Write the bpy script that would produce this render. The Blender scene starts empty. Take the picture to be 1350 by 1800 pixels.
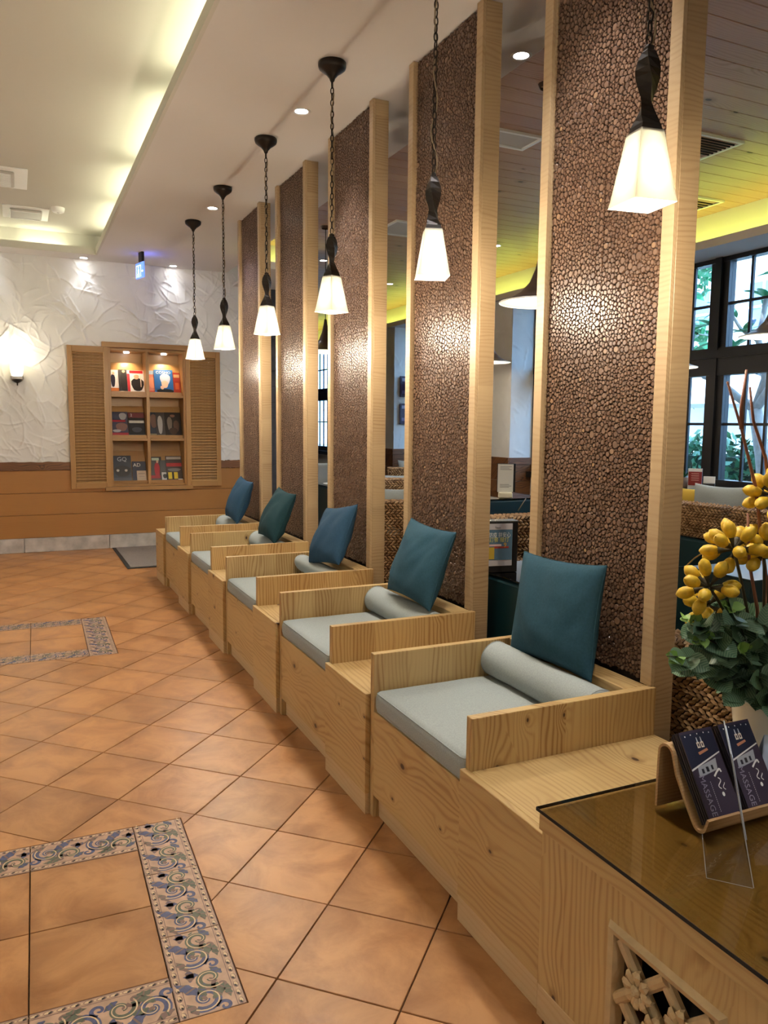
import bpy, bmesh, math, random
import numpy as np
from mathutils import Vector, Matrix, noise

PI = math.pi
scene = bpy.context.scene
COL = scene.collection

# ---------------------------------------------------------------- camera
def look_basis(yaw, pitch, roll):
    cy, sy, cp, sp = math.cos(yaw), math.sin(yaw), math.cos(pitch), math.sin(pitch)
    F = Vector((sy * cp, cy * cp, sp)); R0 = Vector((cy, -sy, 0)); U0 = R0.cross(F)
    c, s = math.cos(roll), math.sin(roll)
    return c * R0 + s * U0, -s * R0 + c * U0, F
R_, U_, F_ = look_basis(0.4339, -0.1118, 0.0100)
cam = bpy.data.cameras.new('camera')
cam.sensor_fit = 'HORIZONTAL'; cam.sensor_width = 36.0
cam.lens = 1382.15 / 1350.0 * 36.0
cam.clip_start = 0.02; cam.clip_end = 200
camo = bpy.data.objects.new('camera', cam); COL.objects.link(camo)
camo.matrix_world = Matrix(((R_.x, U_.x, -F_.x, 0), (R_.y, U_.y, -F_.y, 0), (R_.z, U_.z, -F_.z, 1.4246), (0, 0, 0, 1)))
scene.camera = camo

# ---------------------------------------------------------------- world, sun, exposure
world = bpy.data.worlds.new('sky'); scene.world = world; world.use_nodes = True
wn = world.node_tree.nodes; wl = world.node_tree.links
bg = wn['Background']; bg.inputs['Color'].default_value = (0.30, 0.58, 1.0, 1); bg.inputs['Strength'].default_value = 7.0
SUN_W = 5.0
sun = bpy.data.lights.new('sun', 'SUN'); sun.energy = SUN_W; sun.angle = 0.02; sun.color = (0.80, 0.92, 1.0)
suno = bpy.data.objects.new('sun', sun); COL.objects.link(suno)
suno.rotation_euler = Vector((0.62, 0.25, -0.75)).to_track_quat('-Z', 'Y').to_euler()
vs = scene.view_settings
vs.view_transform = 'Standard'; vs.look = 'None'; vs.gamma = 1.0; vs.use_curve_mapping = False
vs.exposure = 0.33
# lamp powers
PENDANT_W, DOWN_W, WALLSPOT_W, TUBE_E, YCOVE_E, SCONCE_W, CABSPOT_W = 20.0, 52.0, 5.5, 17.0, 17.0, 4.0, 8.0
scene.cycles.max_bounces = 6; scene.cycles.diffuse_bounces = 4; scene.cycles.glossy_bounces = 2; scene.cycles.transmission_bounces = 4; scene.cycles.transparent_max_bounces = 10
scene.cycles.adaptive_threshold = 0.12; scene.cycles.adaptive_min_samples = 16; scene.cycles.caustics_reflective = False; scene.cycles.caustics_refractive = False
COOL = (0.93, 0.95, 1.0); WARM = (1.0, 0.86, 0.66)

# ---------------------------------------------------------------- helpers
def lin(r, g, b):
    f = lambda c: (c / 255.0) / 12.92 if c <= 10 else (((c / 255.0) + 0.055) / 1.055) ** 2.4
    return (f(r), f(g), f(b), 1.0)

class MB:
    def __init__(s): s.v = []; s.f = []; s.m = []; s.c = []
    def face(s, idx, m=0, c=0.5): s.f.append(tuple(idx)); s.m.append(m); s.c.append(c)
    def poly(s, pts, m=0, c=0.5):
        n = len(s.v); s.v += [tuple(p) for p in pts]; s.face(range(n, n + len(pts)), m, c)
    def box(s, x0, x1, y0, y1, z0, z1, m=0, c=0.5):
        n = len(s.v)
        s.v += [(x0, y0, z0), (x1, y0, z0), (x1, y1, z0), (x0, y1, z0), (x0, y0, z1), (x1, y0, z1), (x1, y1, z1), (x0, y1, z1)]
        for q in ((3, 2, 1, 0), (4, 5, 6, 7), (0, 1, 5, 4), (1, 2, 6, 5), (2, 3, 7, 6), (3, 0, 4, 7)):
            s.face([n + k for k in q], m, c)
    def cbox(s, x0, x1, y0, y1, z0, z1, b, m=0, c=0.5):      # chamfered box
        n = len(s.v); X = (x0, x1); Y = (y0, y1); Z = (z0, z1); id_ = {}
        for i in (0, 1):
            for j in (0, 1):
                for k in (0, 1):
                    dx = b if i == 0 else -b; dy = b if j == 0 else -b; dz = b if k == 0 else -b
                    for a, p in enumerate(((X[i], Y[j] + dy, Z[k] + dz), (X[i] + dx, Y[j], Z[k] + dz), (X[i] + dx, Y[j] + dy, Z[k]))):
                        id_[(i, j, k, a)] = len(s.v); s.v.append(p)
        cen = Vector(((x0 + x1) / 2, (y0 + y1) / 2, (z0 + z1) / 2))
        def add(l):
            P = [Vector(s.v[q]) for q in l]; nn = (P[1] - P[0]).cross(P[2] - P[0]); mid = sum(P, Vector()) / len(P)
            s.face(l if nn.dot(mid - cen) > 0 else l[::-1], m, c)
        for i in (0, 1):
            add([id_[(i, 0, 0, 0)], id_[(i, 1, 0, 0)], id_[(i, 1, 1, 0)], id_[(i, 0, 1, 0)]])
            add([id_[(0, i, 0, 1)], id_[(1, i, 0, 1)], id_[(1, i, 1, 1)], id_[(0, i, 1, 1)]])
            add([id_[(0, 0, i, 2)], id_[(1, 0, i, 2)], id_[(1, 1, i, 2)], id_[(0, 1, i, 2)]])
            for j in (0, 1):
                add([id_[(i, j, 0, 0)], id_[(i, j, 1, 0)], id_[(i, j, 1, 1)], id_[(i, j, 0, 1)]])
                add([id_[(i, 0, j, 0)], id_[(i, 1, j, 0)], id_[(i, 1, j, 2)], id_[(i, 0, j, 2)]])
                add([id_[(0, i, j, 1)], id_[(1, i, j, 1)], id_[(1, i, j, 2)], id_[(0, i, j, 2)]])
                for k in (0, 1): add([id_[(i, j, k, a)] for a in range(3)])
    def tube(s, pts, r, n=6, m=0, closed=False, caps=True):
        pts = [Vector(p) for p in pts]; N = len(pts); rings = []
        rr = r if isinstance(r, (list, tuple)) else [r] * N
        up = None
        for i in range(N):
            a = pts[(i - 1) % N] if (closed or i > 0) else pts[i]; b = pts[(i + 1) % N] if (closed or i < N - 1) else pts[i]
            t = (b - a).normalized()
            if up is None:
                up = Vector((0, 0, 1)) if abs(t.z) < 0.9 else Vector((1, 0, 0))
            u = (up - t * up.dot(t))
            if u.length < 1e-6: u = t.orthogonal()
            u.normalize(); w = t.cross(u); up = u
            base = len(s.v)
            for k in range(n):
                an = 2 * PI * k / n; s.v.append(tuple(pts[i] + (u * math.cos(an) + w * math.sin(an)) * rr[i]))
            rings.append(base)
        for i in range(N if closed else N - 1):
            A = rings[i]; B = rings[(i + 1) % N]
            for k in range(n): s.face([A + k, A + (k + 1) % n, B + (k + 1) % n, B + k], m)
        if caps and not closed:
            s.face([rings[0] + k for k in range(n)][::-1], m); s.face([rings[-1] + k for k in range(n)], m)
    def lathe(s, prof, n=20, m=0, cx=0, cy=0, ang0=0.0, twist=None):   # prof: (r, z) from bottom to top
        rings = []
        for i, (r, z) in enumerate(prof):
            base = len(s.v); tw = twist[i] if twist else 0
            for k in range(n):
                a = ang0 + tw + 2 * PI * k / n; s.v.append((cx + r * math.cos(a), cy + r * math.sin(a), z))
            rings.append(base)
        for A, B in zip(rings, rings[1:]):
            for k in range(n): s.face([A + k, A + (k + 1) % n, B + (k + 1) % n, B + k], m)
        return rings
    def prism(s, poly, axis, a, b, m=0):   # polygon of 2-tuples extruded along axis from a to b
        def p3(q, t): return {'x': (t, q[0], q[1]), 'y': (q[0], t, q[1]), 'z': (q[0], q[1], t)}[axis]
        n = len(s.v); N = len(poly); s.v += [p3(q, a) for q in poly] + [p3(q, b) for q in poly]
        s.face([n + i for i in range(N)][::-1], m); s.face([n + N + i for i in range(N)], m)
        for i in range(N): s.face([n + i, n + (i + 1) % N, n + N + (i + 1) % N, n + N + i], m)
    def xform(s, M, start=0): s.v[start:] = [tuple(M @ Vector(p)) for p in s.v[start:]]
    def mesh(s, name, mats, smooth=False, fix=False, attr=False):
        me = bpy.data.meshes.new(name); me.from_pydata(s.v, [], s.f)
        if not isinstance(mats, (list, tuple)): mats = [mats]
        for mm in mats: me.materials.append(mm)
        if len(mats) > 1: me.polygons.foreach_set('material_index', s.m)
        if attr:
            at = me.attributes.new('rnd', 'FLOAT', 'FACE'); at.data.foreach_set('value', s.c)
        if fix:
            b = bmesh.new(); b.from_mesh(me); bmesh.ops.recalc_face_normals(b, faces=b.faces); b.to_mesh(me); b.free()
        if smooth: me.polygons.foreach_set('use_smooth', [True] * len(me.polygons))
        me.update(); return me
    def build(s, name, mats, parent=None, smooth=False, fix=True, attr=False):
        return ob(name, s.mesh(name, mats, smooth, fix, attr), parent)

def ob(name, me, parent=None, loc=None, rot=None, scale=None):
    o = bpy.data.objects.new(name, me); COL.objects.link(o)
    if parent: o.parent = parent
    if loc is not None: o.location = loc
    if rot is not None: o.rotation_euler = rot
    if scale is not None: o.scale = scale
    return o
def tag(o, label, cat, group=None):
    o['label'] = label; o['category'] = cat
    if group: o['group'] = group
    return o
def thing(name, label, cat, loc=(0, 0, 0), rotz=0.0, group=None):
    o = ob(name, None, None, loc, (0, 0, rotz)); o.empty_display_size = 0.05
    return tag(o, label, cat, group)
def struct(o, label=None):
    o['kind'] = 'structure'
    if label: o['label'] = label
    return o
def copy_tree(o, parent=None):
    c = o.copy(); COL.objects.link(c); c.parent = parent
    for ch in list(o.children): copy_tree(ch, c)
    return c
def rounded(w, d, h, r, seg=3, z0=0.0):      # mesh-ready bmesh of a rounded box, base at z0
    b = bmesh.new(); bmesh.ops.create_cube(b, size=1.0)
    for v in b.verts: v.co = Vector((v.co.x * w, v.co.y * d, (v.co.z + 0.5) * h + z0))
    bmesh.ops.bevel(b, geom=list(b.edges), offset=r, segments=seg, profile=0.5, affect='EDGES')
    return b
def bm_obj(name, b, mat, parent=None, smooth=True, loc=None, rot=None):
    me = bpy.data.meshes.new(name); b.to_mesh(me); b.free(); me.materials.append(mat)
    if smooth: me.polygons.foreach_set('use_smooth', [True] * len(me.polygons))
    return ob(name, me, parent, loc, rot)
def lamp(name, kind, loc, energy, color, parent=None, radius=0.03, aim=None, angle=1.2, blend=0.5):
    l = bpy.data.lights.new(name, kind); l.energy = energy; l.color = color; l.shadow_soft_size = radius
    if kind == 'SPOT': l.spot_size = angle; l.spot_blend = blend
    o = ob(name, l, parent, loc)
    if aim is not None: o.rotation_euler = (Vector(aim)).to_track_quat('-Z', 'Y').to_euler()
    return o

# ---------------------------------------------------------------- materials
def newmat(name):
    m = bpy.data.materials.new(name); m.use_nodes = True
    nt = m.node_tree; return m, nt, nt.nodes, nt.links, nt.nodes['Principled BSDF']
def setc(sock, c): sock.default_value = c if len(c) == 4 else (*c, 1.0)
def plain(name, c, rough=0.5, metal=0.0, emit=None, es=0.0, spec=0.5, var=0.0, vscale=20.0, bump=0.0, bscale=200.0, sheen=0.0):
    m, nt, N, L, P = newmat(name)
    setc(P.inputs['Base Color'], c); P.inputs['Roughness'].default_value = rough; P.inputs['Metallic'].default_value = metal
    P.inputs['Specular IOR Level'].default_value = spec
    if sheen: P.inputs['Sheen Weight'].default_value = sheen
    if emit is not None: setc(P.inputs['Emission Color'], emit); P.inputs['Emission Strength'].default_value = es
    if var or bump: tc = N.new('ShaderNodeTexCoord')
    if var:
        n = N.new('ShaderNodeTexNoise'); n.inputs['Scale'].default_value = vscale; n.inputs['Detail'].default_value = 4
        L.new(tc.outputs['Object'], n.inputs['Vector'])
        mx = N.new('ShaderNodeMix'); mx.data_type = 'RGBA'
        setc(mx.inputs['A'], [x * (1 - var) for x in c[:3]]); setc(mx.inputs['B'], [min(1, x * (1 + var)) for x in c[:3]])
        mr = N.new('ShaderNodeMapRange'); mr.inputs['From Min'].default_value = 0.3; mr.inputs['From Max'].default_value = 0.7
        L.new(n.outputs['Fac'], mr.inputs['Value']); L.new(mr.outputs['Result'], mx.inputs['Factor'])
        L.new(mx.outputs['Result'], P.inputs['Base Color'])
    if bump:
        n2 = N.new('ShaderNodeTexNoise'); n2.inputs['Scale'].default_value = bscale; n2.inputs['Detail'].default_value = 3
        L.new(tc.outputs['Object'], n2.inputs['Vector'])
        bp = N.new('ShaderNodeBump'); bp.inputs['Strength'].default_value = bump; bp.inputs['Distance'].default_value = 0.002
        L.new(n2.outputs['Fac'], bp.inputs['Height']); L.new(bp.outputs['Normal'], P.inputs['Normal'])
    return m
def math_(N, L, op, a, b=None, c=None):
    n = N.new('ShaderNodeMath'); n.operation = op
    for i, x in enumerate((a, b, c)):
        if x is None: continue
        if isinstance(x, (int, float)): n.inputs[i].default_value = x
        else: L.new(x, n.inputs[i])
    return n.outputs[0]
def mixc(N, L, fac, a, b, mode='MIX'):
    n = N.new('ShaderNodeMix'); n.data_type = 'RGBA'; n.blend_type = mode
    for s, x in ((n.inputs['Factor'], fac), (n.inputs['A'], a), (n.inputs['B'], b)):
        if isinstance(x, (int, float)): s.default_value = x
        elif isinstance(x, tuple): setc(s, x)
        else: L.new(x, s)
    return n.outputs['Result']
def wood(name, grain, light, dark, face=None, ring=0.016, warp=0.06, knots=True, rough=0.42, contrast=0.7, knot_scale=5.0, obrand=0.12, strip=0.095, striptone=0.22, sharp=2.6):
    """grain: axis the fibres run along; face: axis across the visible face. Boards glued from strips, distorted growth rings, knots."""
    m, nt, N, L, P = newmat(name); ax = 'XYZ'.index(grain)
    if face is None: face = {'X': 'Z', 'Y': 'Z', 'Z': 'X'}[grain]
    fx = 'XYZ'.index(face)
    tc = N.new('ShaderNodeTexCoord'); oi = N.new('ShaderNodeObjectInfo'); sx = N.new('ShaderNodeSeparateXYZ'); L.new(tc.outputs['Object'], sx.inputs[0])
    third = 3 - ax - fx
    al = math_(N, L, 'MULTIPLY_ADD', oi.outputs['Random'], 7.31, sx.outputs[ax])
    ac = math_(N, L, 'MULTIPLY_ADD', oi.outputs['Random'], 5.17, math_(N, L, 'MULTIPLY_ADD', sx.outputs[third], 0.8, sx.outputs[fx]))
    # strips
    cell = math_(N, L, 'FLOOR', math_(N, L, 'DIVIDE', ac, strip)); wn_ = N.new('ShaderNodeTexWhiteNoise'); wn_.noise_dimensions = '1D'; L.new(cell, wn_.inputs['W'])
    al2 = math_(N, L, 'MULTIPLY_ADD', wn_.outputs['Value'], 3.7, al)
    cv = N.new('ShaderNodeCombineXYZ'); L.new(math_(N, L, 'MULTIPLY', ac, 1.0), cv.inputs[0]); L.new(math_(N, L, 'MULTIPLY', al2, 0.26), cv.inputs[1])
    n1 = N.new('ShaderNodeTexNoise'); n1.inputs['Scale'].default_value = 9.0; n1.inputs['Detail'].default_value = 1.5; L.new(cv.outputs[0], n1.inputs['Vector'])
    r = math_(N, L, 'MULTIPLY_ADD', n1.outputs['Fac'], warp, ac)
    if knots:
        ck = N.new('ShaderNodeCombineXYZ'); L.new(ac, ck.inputs[0]); L.new(math_(N, L, 'MULTIPLY', al, 0.62), ck.inputs[1])
        vo = N.new('ShaderNodeTexVoronoi'); vo.voronoi_dimensions = '2D'; vo.feature = 'F1'; vo.inputs['Scale'].default_value = knot_scale; L.new(ck.outputs[0], vo.inputs['Vector'])
        sc_ = N.new('ShaderNodeSeparateColor'); L.new(vo.outputs['Color'], sc_.inputs[0])
        off = math_(N, L, 'MULTIPLY', math_(N, L, 'GREATER_THAN', sc_.outputs[0], 0.58), 5.0)
        kd = math_(N, L, 'ADD', math_(N, L, 'DIVIDE', vo.outputs['Distance'], math_(N, L, 'MULTIPLY_ADD', sc_.outputs[1], 0.9, 0.45)), off)
        bend = N.new('ShaderNodeMapRange'); bend.inputs['From Min'].default_value = 0; bend.inputs['From Max'].default_value = 0.42; bend.inputs['To Min'].default_value = 1; bend.inputs['To Max'].default_value = 0; L.new(kd, bend.inputs['Value'])
        r = math_(N, L, 'MULTIPLY_ADD', math_(N, L, 'POWER', bend.outputs[0], 1.6), 0.055, r)
    s_ = math_(N, L, 'MULTIPLY_ADD', math_(N, L, 'SINE', math_(N, L, 'MULTIPLY', r, 2 * PI / ring)), 0.5, 0.5)
    s_ = math_(N, L, 'POWER', s_, sharp)
    c2 = N.new('ShaderNodeCombineXYZ'); L.new(math_(N, L, 'MULTIPLY', ac, 320), c2.inputs[0]); L.new(math_(N, L, 'MULTIPLY', al2, 7), c2.inputs[1])
    n2 = N.new('ShaderNodeTexNoise'); n2.inputs['Scale'].default_value = 1.0; n2.inputs['Detail'].default_value = 2.0; L.new(c2.outputs[0], n2.inputs['Vector'])
    n3 = N.new('ShaderNodeTexNoise'); n3.inputs['Scale'].default_value = 5.0; n3.inputs['Detail'].default_value = 1.0; L.new(cv.outputs[0], n3.inputs['Vector'])
    fac = math_(N, L, 'MULTIPLY', s_, math_(N, L, 'MULTIPLY_ADD', n3.outputs['Fac'], 1.9, -0.35)); fac = math_(N, L, 'MULTIPLY', fac, contrast)
    fac = math_(N, L, 'MULTIPLY_ADD', math_(N, L, 'SUBTRACT', n2.outputs['Fac'], 0.5), 0.4, fac)
    fac = math_(N, L, 'MULTIPLY_ADD', math_(N, L, 'SUBTRACT', n3.outputs['Fac'], 0.5), 0.5, fac)
    fac = math_(N, L, 'MULTIPLY_ADD', wn_.outputs['Value'], striptone, fac)
    fac = math_(N, L, 'MULTIPLY_ADD', math_(N, L, 'SUBTRACT', oi.outputs['Random'], 0.5), obrand * 2, fac)
    cl = N.new('ShaderNodeClamp'); L.new(fac, cl.inputs['Value'])
    col = mixc(N, L, cl.outputs[0], light, dark)
    if knots:
        km = N.new('ShaderNodeMapRange'); km.interpolation_type = 'SMOOTHSTEP'; km.inputs['From Min'].default_value = 0.026; km.inputs['From Max'].default_value = 0.050; km.inputs['To Min'].default_value = 1; km.inputs['To Max'].default_value = 0; L.new(kd, km.inputs['Value'])
        kr = N.new('ShaderNodeMapRange'); kr.interpolation_type = 'SMOOTHSTEP'; kr.inputs['From Min'].default_value = 0.05; kr.inputs['From Max'].default_value = 0.13; kr.inputs['To Min'].default_value = 0.6; kr.inputs['To Max'].default_value = 0; L.new(kd, kr.inputs['Value'])
        col = mixc(N, L, kr.outputs[0], col, tuple(x * 0.8 for x in dark[:3]))
        col = mixc(N, L, km.outputs[0], col, (0.050, 0.020, 0.010))
    L.new(col, P.inputs['Base Color']); P.inputs['Roughness'].default_value = rough
    bp = N.new('ShaderNodeBump'); bp.inputs['Strength'].default_value = 0.12; bp.inputs['Distance'].default_value = 0.001
    L.new(n2.outputs['Fac'], bp.inputs['Height']); L.new(bp.outputs['Normal'], P.inputs['Normal'])
    return m

PINE_L, PINE_D = (0.53, 0.37, 0.165), (0.31, 0.170, 0.058)
M = {}
M['pine_arm'] = wood('pine upright grain arm', 'Z', PINE_L, PINE_D, 'X', ring=0.017, warp=0.085, contrast=0.95, striptone=0.34)
M['pine_z'] = wood('pine upright grain', 'Z', PINE_L, PINE_D, 'Y', ring=0.020, warp=0.08)
M['pine_front'] = wood('pine lengthwise grain front', 'Y', PINE_L, PINE_D, 'Z', ring=0.024, warp=0.14, strip=0.5, contrast=0.6, obrand=0.08, knot_scale=5.6)
M['pine_y'] = wood('pine lengthwise grain top', 'Y', PINE_L, PINE_D, 'X', ring=0.020, warp=0.09, strip=0.13)
M['pine_x'] = wood('pine cross grain', 'X', PINE_L, PINE_D, 'Y', ring=0.02, warp=0.08)
M['plinth'] = wood('pale plinth wood', 'Y', (0.56, 0.40, 0.22), (0.48, 0.31, 0.15), 'Z', ring=0.02, knots=False, striptone=0.05)
M['oak_y'] = wood('pale oak veneer', 'Y', (0.44, 0.315, 0.178), (0.32, 0.205, 0.105), 'Z', ring=0.019, warp=0.10, knots=False, contrast=0.45, obrand=0.04, strip=0.35, striptone=0.25)
M['oak_x'] = wood('pale oak veneer side', 'X', (0.41, 0.29, 0.16), (0.26, 0.16, 0.078), 'Z', ring=0.016, warp=0.09, knots=False, contrast=0.6, obrand=0.04, strip=0.35, striptone=0.35)
M['cab'] = wood('honey cabinet wood', 'Z', (0.42, 0.225, 0.075), (0.27, 0.125, 0.035), 'X', ring=0.012, knots=False, rough=0.4)
M['cab_x'] = wood('honey cabinet wood crosswise', 'X', (0.42, 0.225, 0.075), (0.27, 0.125, 0.035), 'Z', ring=0.012, knots=False, rough=0.4)
M['wains'] = wood('orange brown wainscot', 'X', (0.40, 0.185, 0.05), (0.33, 0.145, 0.038), 'Z', ring=0.012, knots=False, rough=0.45, contrast=0.5, obrand=0.03, striptone=0.05)
M['rail'] = wood('rough dark rail', 'X', (0.22, 0.085, 0.025), (0.045, 0.017, 0.007), 'Z', ring=0.02, warp=0.15, knots=True, rough=0.5, contrast=1.0, knot_scale=6)
M['ceilwood'] = wood('ceiling plank', 'X', (0.46, 0.285, 0.19), (0.33, 0.185, 0.115), 'Y', ring=0.018, warp=0.08, knots=True, rough=0.4, contrast=0.8, obrand=0.1, strip=0.5, knot_scale=3)
M['bamboo'] = wood('bent bamboo ply', 'X', (0.52, 0.33, 0.16), (0.40, 0.23, 0.10), 'Z', ring=0.008, warp=0.02, knots=False, rough=0.35)
M['slat'] = plain('honey slat', (0.40, 0.225, 0.085), 0.4, var=0.12, vscale=40)
M['carve'] = plain('carved light wood', (0.50, 0.36, 0.19), 0.55, var=0.12, vscale=30, bump=0.3, bscale=120)
M['paint_ceiling'] = plain('ceiling paint', (0.62, 0.585, 0.555), 0.85)
M['paint_tray'] = plain('tray ceiling paint', (0.55, 0.525, 0.46), 0.85)
M['stucco'] = plain('white trowelled plaster', (0.77, 0.76, 0.725), 0.8, var=0.04, vscale=5, bump=0.25, bscale=90)
M['stone'] = plain('grey stone skirting', (0.50, 0.46, 0.42), 0.55, var=0.25, vscale=9)
M['grout'] = plain('dark grout', (0.13, 0.085, 0.055), 0.9, var=0.35, vscale=30)
M['dfloor'] = wood('dining floor', 'Y', (0.24, 0.12, 0.06), (0.14, 0.07, 0.035), 'X', ring=0.05, knots=False)
M['black'] = plain('black iron', (0.012, 0.010, 0.009), 0.45, 0.3)
M['iron'] = plain('oiled bronze', (0.022, 0.016, 0.012), 0.4, 0.6)
M['frame'] = plain('black window frame', (0.005, 0.005, 0.006), 0.35)
M['cable'] = plain('tan cable', (0.25, 0.19, 0.11), 0.5)
M['linen'] = plain('grey linen', (0.315, 0.350, 0.348), 0.95, var=0.10, vscale=220, bump=0.5, bscale=500, spec=0.2)
M['piping'] = plain('pale piping', (0.55, 0.56, 0.54), 0.85)
M['teal'] = plain('teal cotton', (0.024, 0.070, 0.102), 0.85, var=0.10, vscale=120, bump=0.25, bscale=420, spec=0.15)
M['teal2'] = plain('green teal cotton', (0.013, 0.042, 0.052), 0.85, var=0.10, vscale=120, bump=0.25, bscale=420, spec=0.15)
M['teal3'] = plain('blue teal cotton', (0.022, 0.060, 0.108), 0.85, var=0.10, vscale=120, bump=0.25, bscale=420, spec=0.15)
M['tealpaint'] = plain('dark teal leather', (0.004, 0.024, 0.030), 0.35)
M['white'] = plain('white enamel', (0.78, 0.78, 0.76), 0.4)
M['offwhite'] = plain('cream ceramic', (0.72, 0.67, 0.55), 0.25, var=0.05, vscale=8)
M['chrome'] = plain('brushed metal', (0.55, 0.53, 0.50), 0.3, 1.0)
M['grille'] = plain('grey grille', (0.45, 0.43, 0.40), 0.5)
M['dark'] = plain('dark void', (0.01, 0.009, 0.008), 0.9)
M['mat'] = plain('grey brown mat pile', (0.20, 0.17, 0.15), 0.95, var=0.5, vscale=300)
M['rubber'] = plain('mat rubber edge', (0.02, 0.02, 0.02), 0.7)
M['bulb'] = plain('bulb glow', (1, 1, 1), 0.5, emit=(1.0, 0.93, 0.80), es=14)
M['led'] = plain('downlight glow', (1, 1, 1), 0.5, emit=(0.95, 0.97, 1.0), es=25)
M['tubelight'] = plain('fluorescent tube', (1, 1, 1), 0.5, emit=(0.98, 1.0, 0.72), es=TUBE_E)
M['ytube'] = plain('yellow tube', (1, 1, 1), 0.5, emit=(0.86, 1.0, 0.17), es=YCOVE_E)
M['slate'] = plain('dark slate', (0.045, 0.045, 0.05), 0.6, var=0.5, vscale=6, bump=0.5, bscale=40)
M['hedge'] = plain('hedge leaf', (0.045, 0.16, 0.075), 0.45, var=0.4, vscale=9)
M['treeleaf'] = plain('tree leaf', (0.05, 0.24, 0.10), 0.4, var=0.2, vscale=9)
M['bark'] = plain('grey bark', (0.30, 0.27, 0.24), 0.8, var=0.2, vscale=20)
M['facade'] = plain('white render', (0.80, 0.80, 0.78), 0.8)
M['paving'] = plain('garden paving', (0.40, 0.40, 0.38), 0.8)
M['yellow'] = plain('yellow fabric', (0.46, 0.30, 0.03), 0.85, bump=0.3, bscale=400)
M['lampbrown'] = plain('brown lacquer', (0.055, 0.032, 0.02), 0.3)
M['lampin'] = plain('lit white enamel', (0.85, 0.85, 0.82), 0.5)
M['brownleather'] = plain('brown leather', (0.05, 0.022, 0.014), 0.45)
M['paper'] = plain('white paper', (0.75, 0.75, 0.73), 0.6)
M['paperblue'] = plain('pale blue paper', (0.52, 0.62, 0.80), 0.6)
M['signgrey'] = plain('smoked acrylic', (0.12, 0.115, 0.10), 0.2)

def glassmat(name, tint, refl=0.5, rough=0.02):
    m, nt, N, L, P = newmat(name); N.remove(P)
    tr = N.new('ShaderNodeBsdfTransparent'); setc(tr.inputs['Color'], tint)
    gl = N.new('ShaderNodeBsdfGlossy'); gl.inputs['Roughness'].default_value = rough
    lw = N.new('ShaderNodeLayerWeight'); lw.inputs['Blend'].default_value = 0.5
    fr_ = math_(N, L, 'MULTIPLY_ADD', math_(N, L, 'POWER', lw.outputs['Facing'], 5.0), 0.96, 0.04)
    mx = N.new('ShaderNodeMixShader'); L.new(math_(N, L, 'MULTIPLY', fr_, refl * 2), mx.inputs['Fac'])
    L.new(tr.outputs[0], mx.inputs[1]); L.new(gl.outputs[0], mx.inputs[2]); L.new(mx.outputs[0], N['Material Output'].inputs['Surface'])
    return m
M['pane'] = glassmat('window pane', (0.97, 0.98, 0.98), 0.35)
M['bronze_glass'] = glassmat('bronze tinted glass', (0.715, 0.66, 0.535), 0.6, 0.01)
M['teal_glass'] = glassmat('dark teal glass', (0.10, 0.18, 0.22), 0.9, 0.02)
M['acrylic'] = glassmat('clear acrylic', (0.97, 0.975, 0.98), 0.5, 0.03)

def shade_mat():
    m, nt, N, L, P = newmat('opal glass shade'); N.remove(P)
    d = N.new('ShaderNodeBsdfDiffuse'); setc(d.inputs['Color'], (0.85, 0.84, 0.76))
    t = N.new('ShaderNodeBsdfTranslucent'); setc(t.inputs['Color'], (0.92, 0.90, 0.80))
    g = N.new('ShaderNodeBsdfGlossy'); g.inputs['Roughness'].default_value = 0.15
    a = N.new('ShaderNodeMixShader'); a.inputs['Fac'].default_value = 0.6; L.new(d.outputs[0], a.inputs[1]); L.new(t.outputs[0], a.inputs[2])
    b = N.new('ShaderNodeMixShader'); b.inputs['Fac'].default_value = 0.04; L.new(a.outputs[0], b.inputs[1]); L.new(g.outputs[0], b.inputs[2])
    L.new(b.outputs[0], N['Material Output'].inputs['Surface']); return m
M['opal'] = shade_mat()

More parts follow.
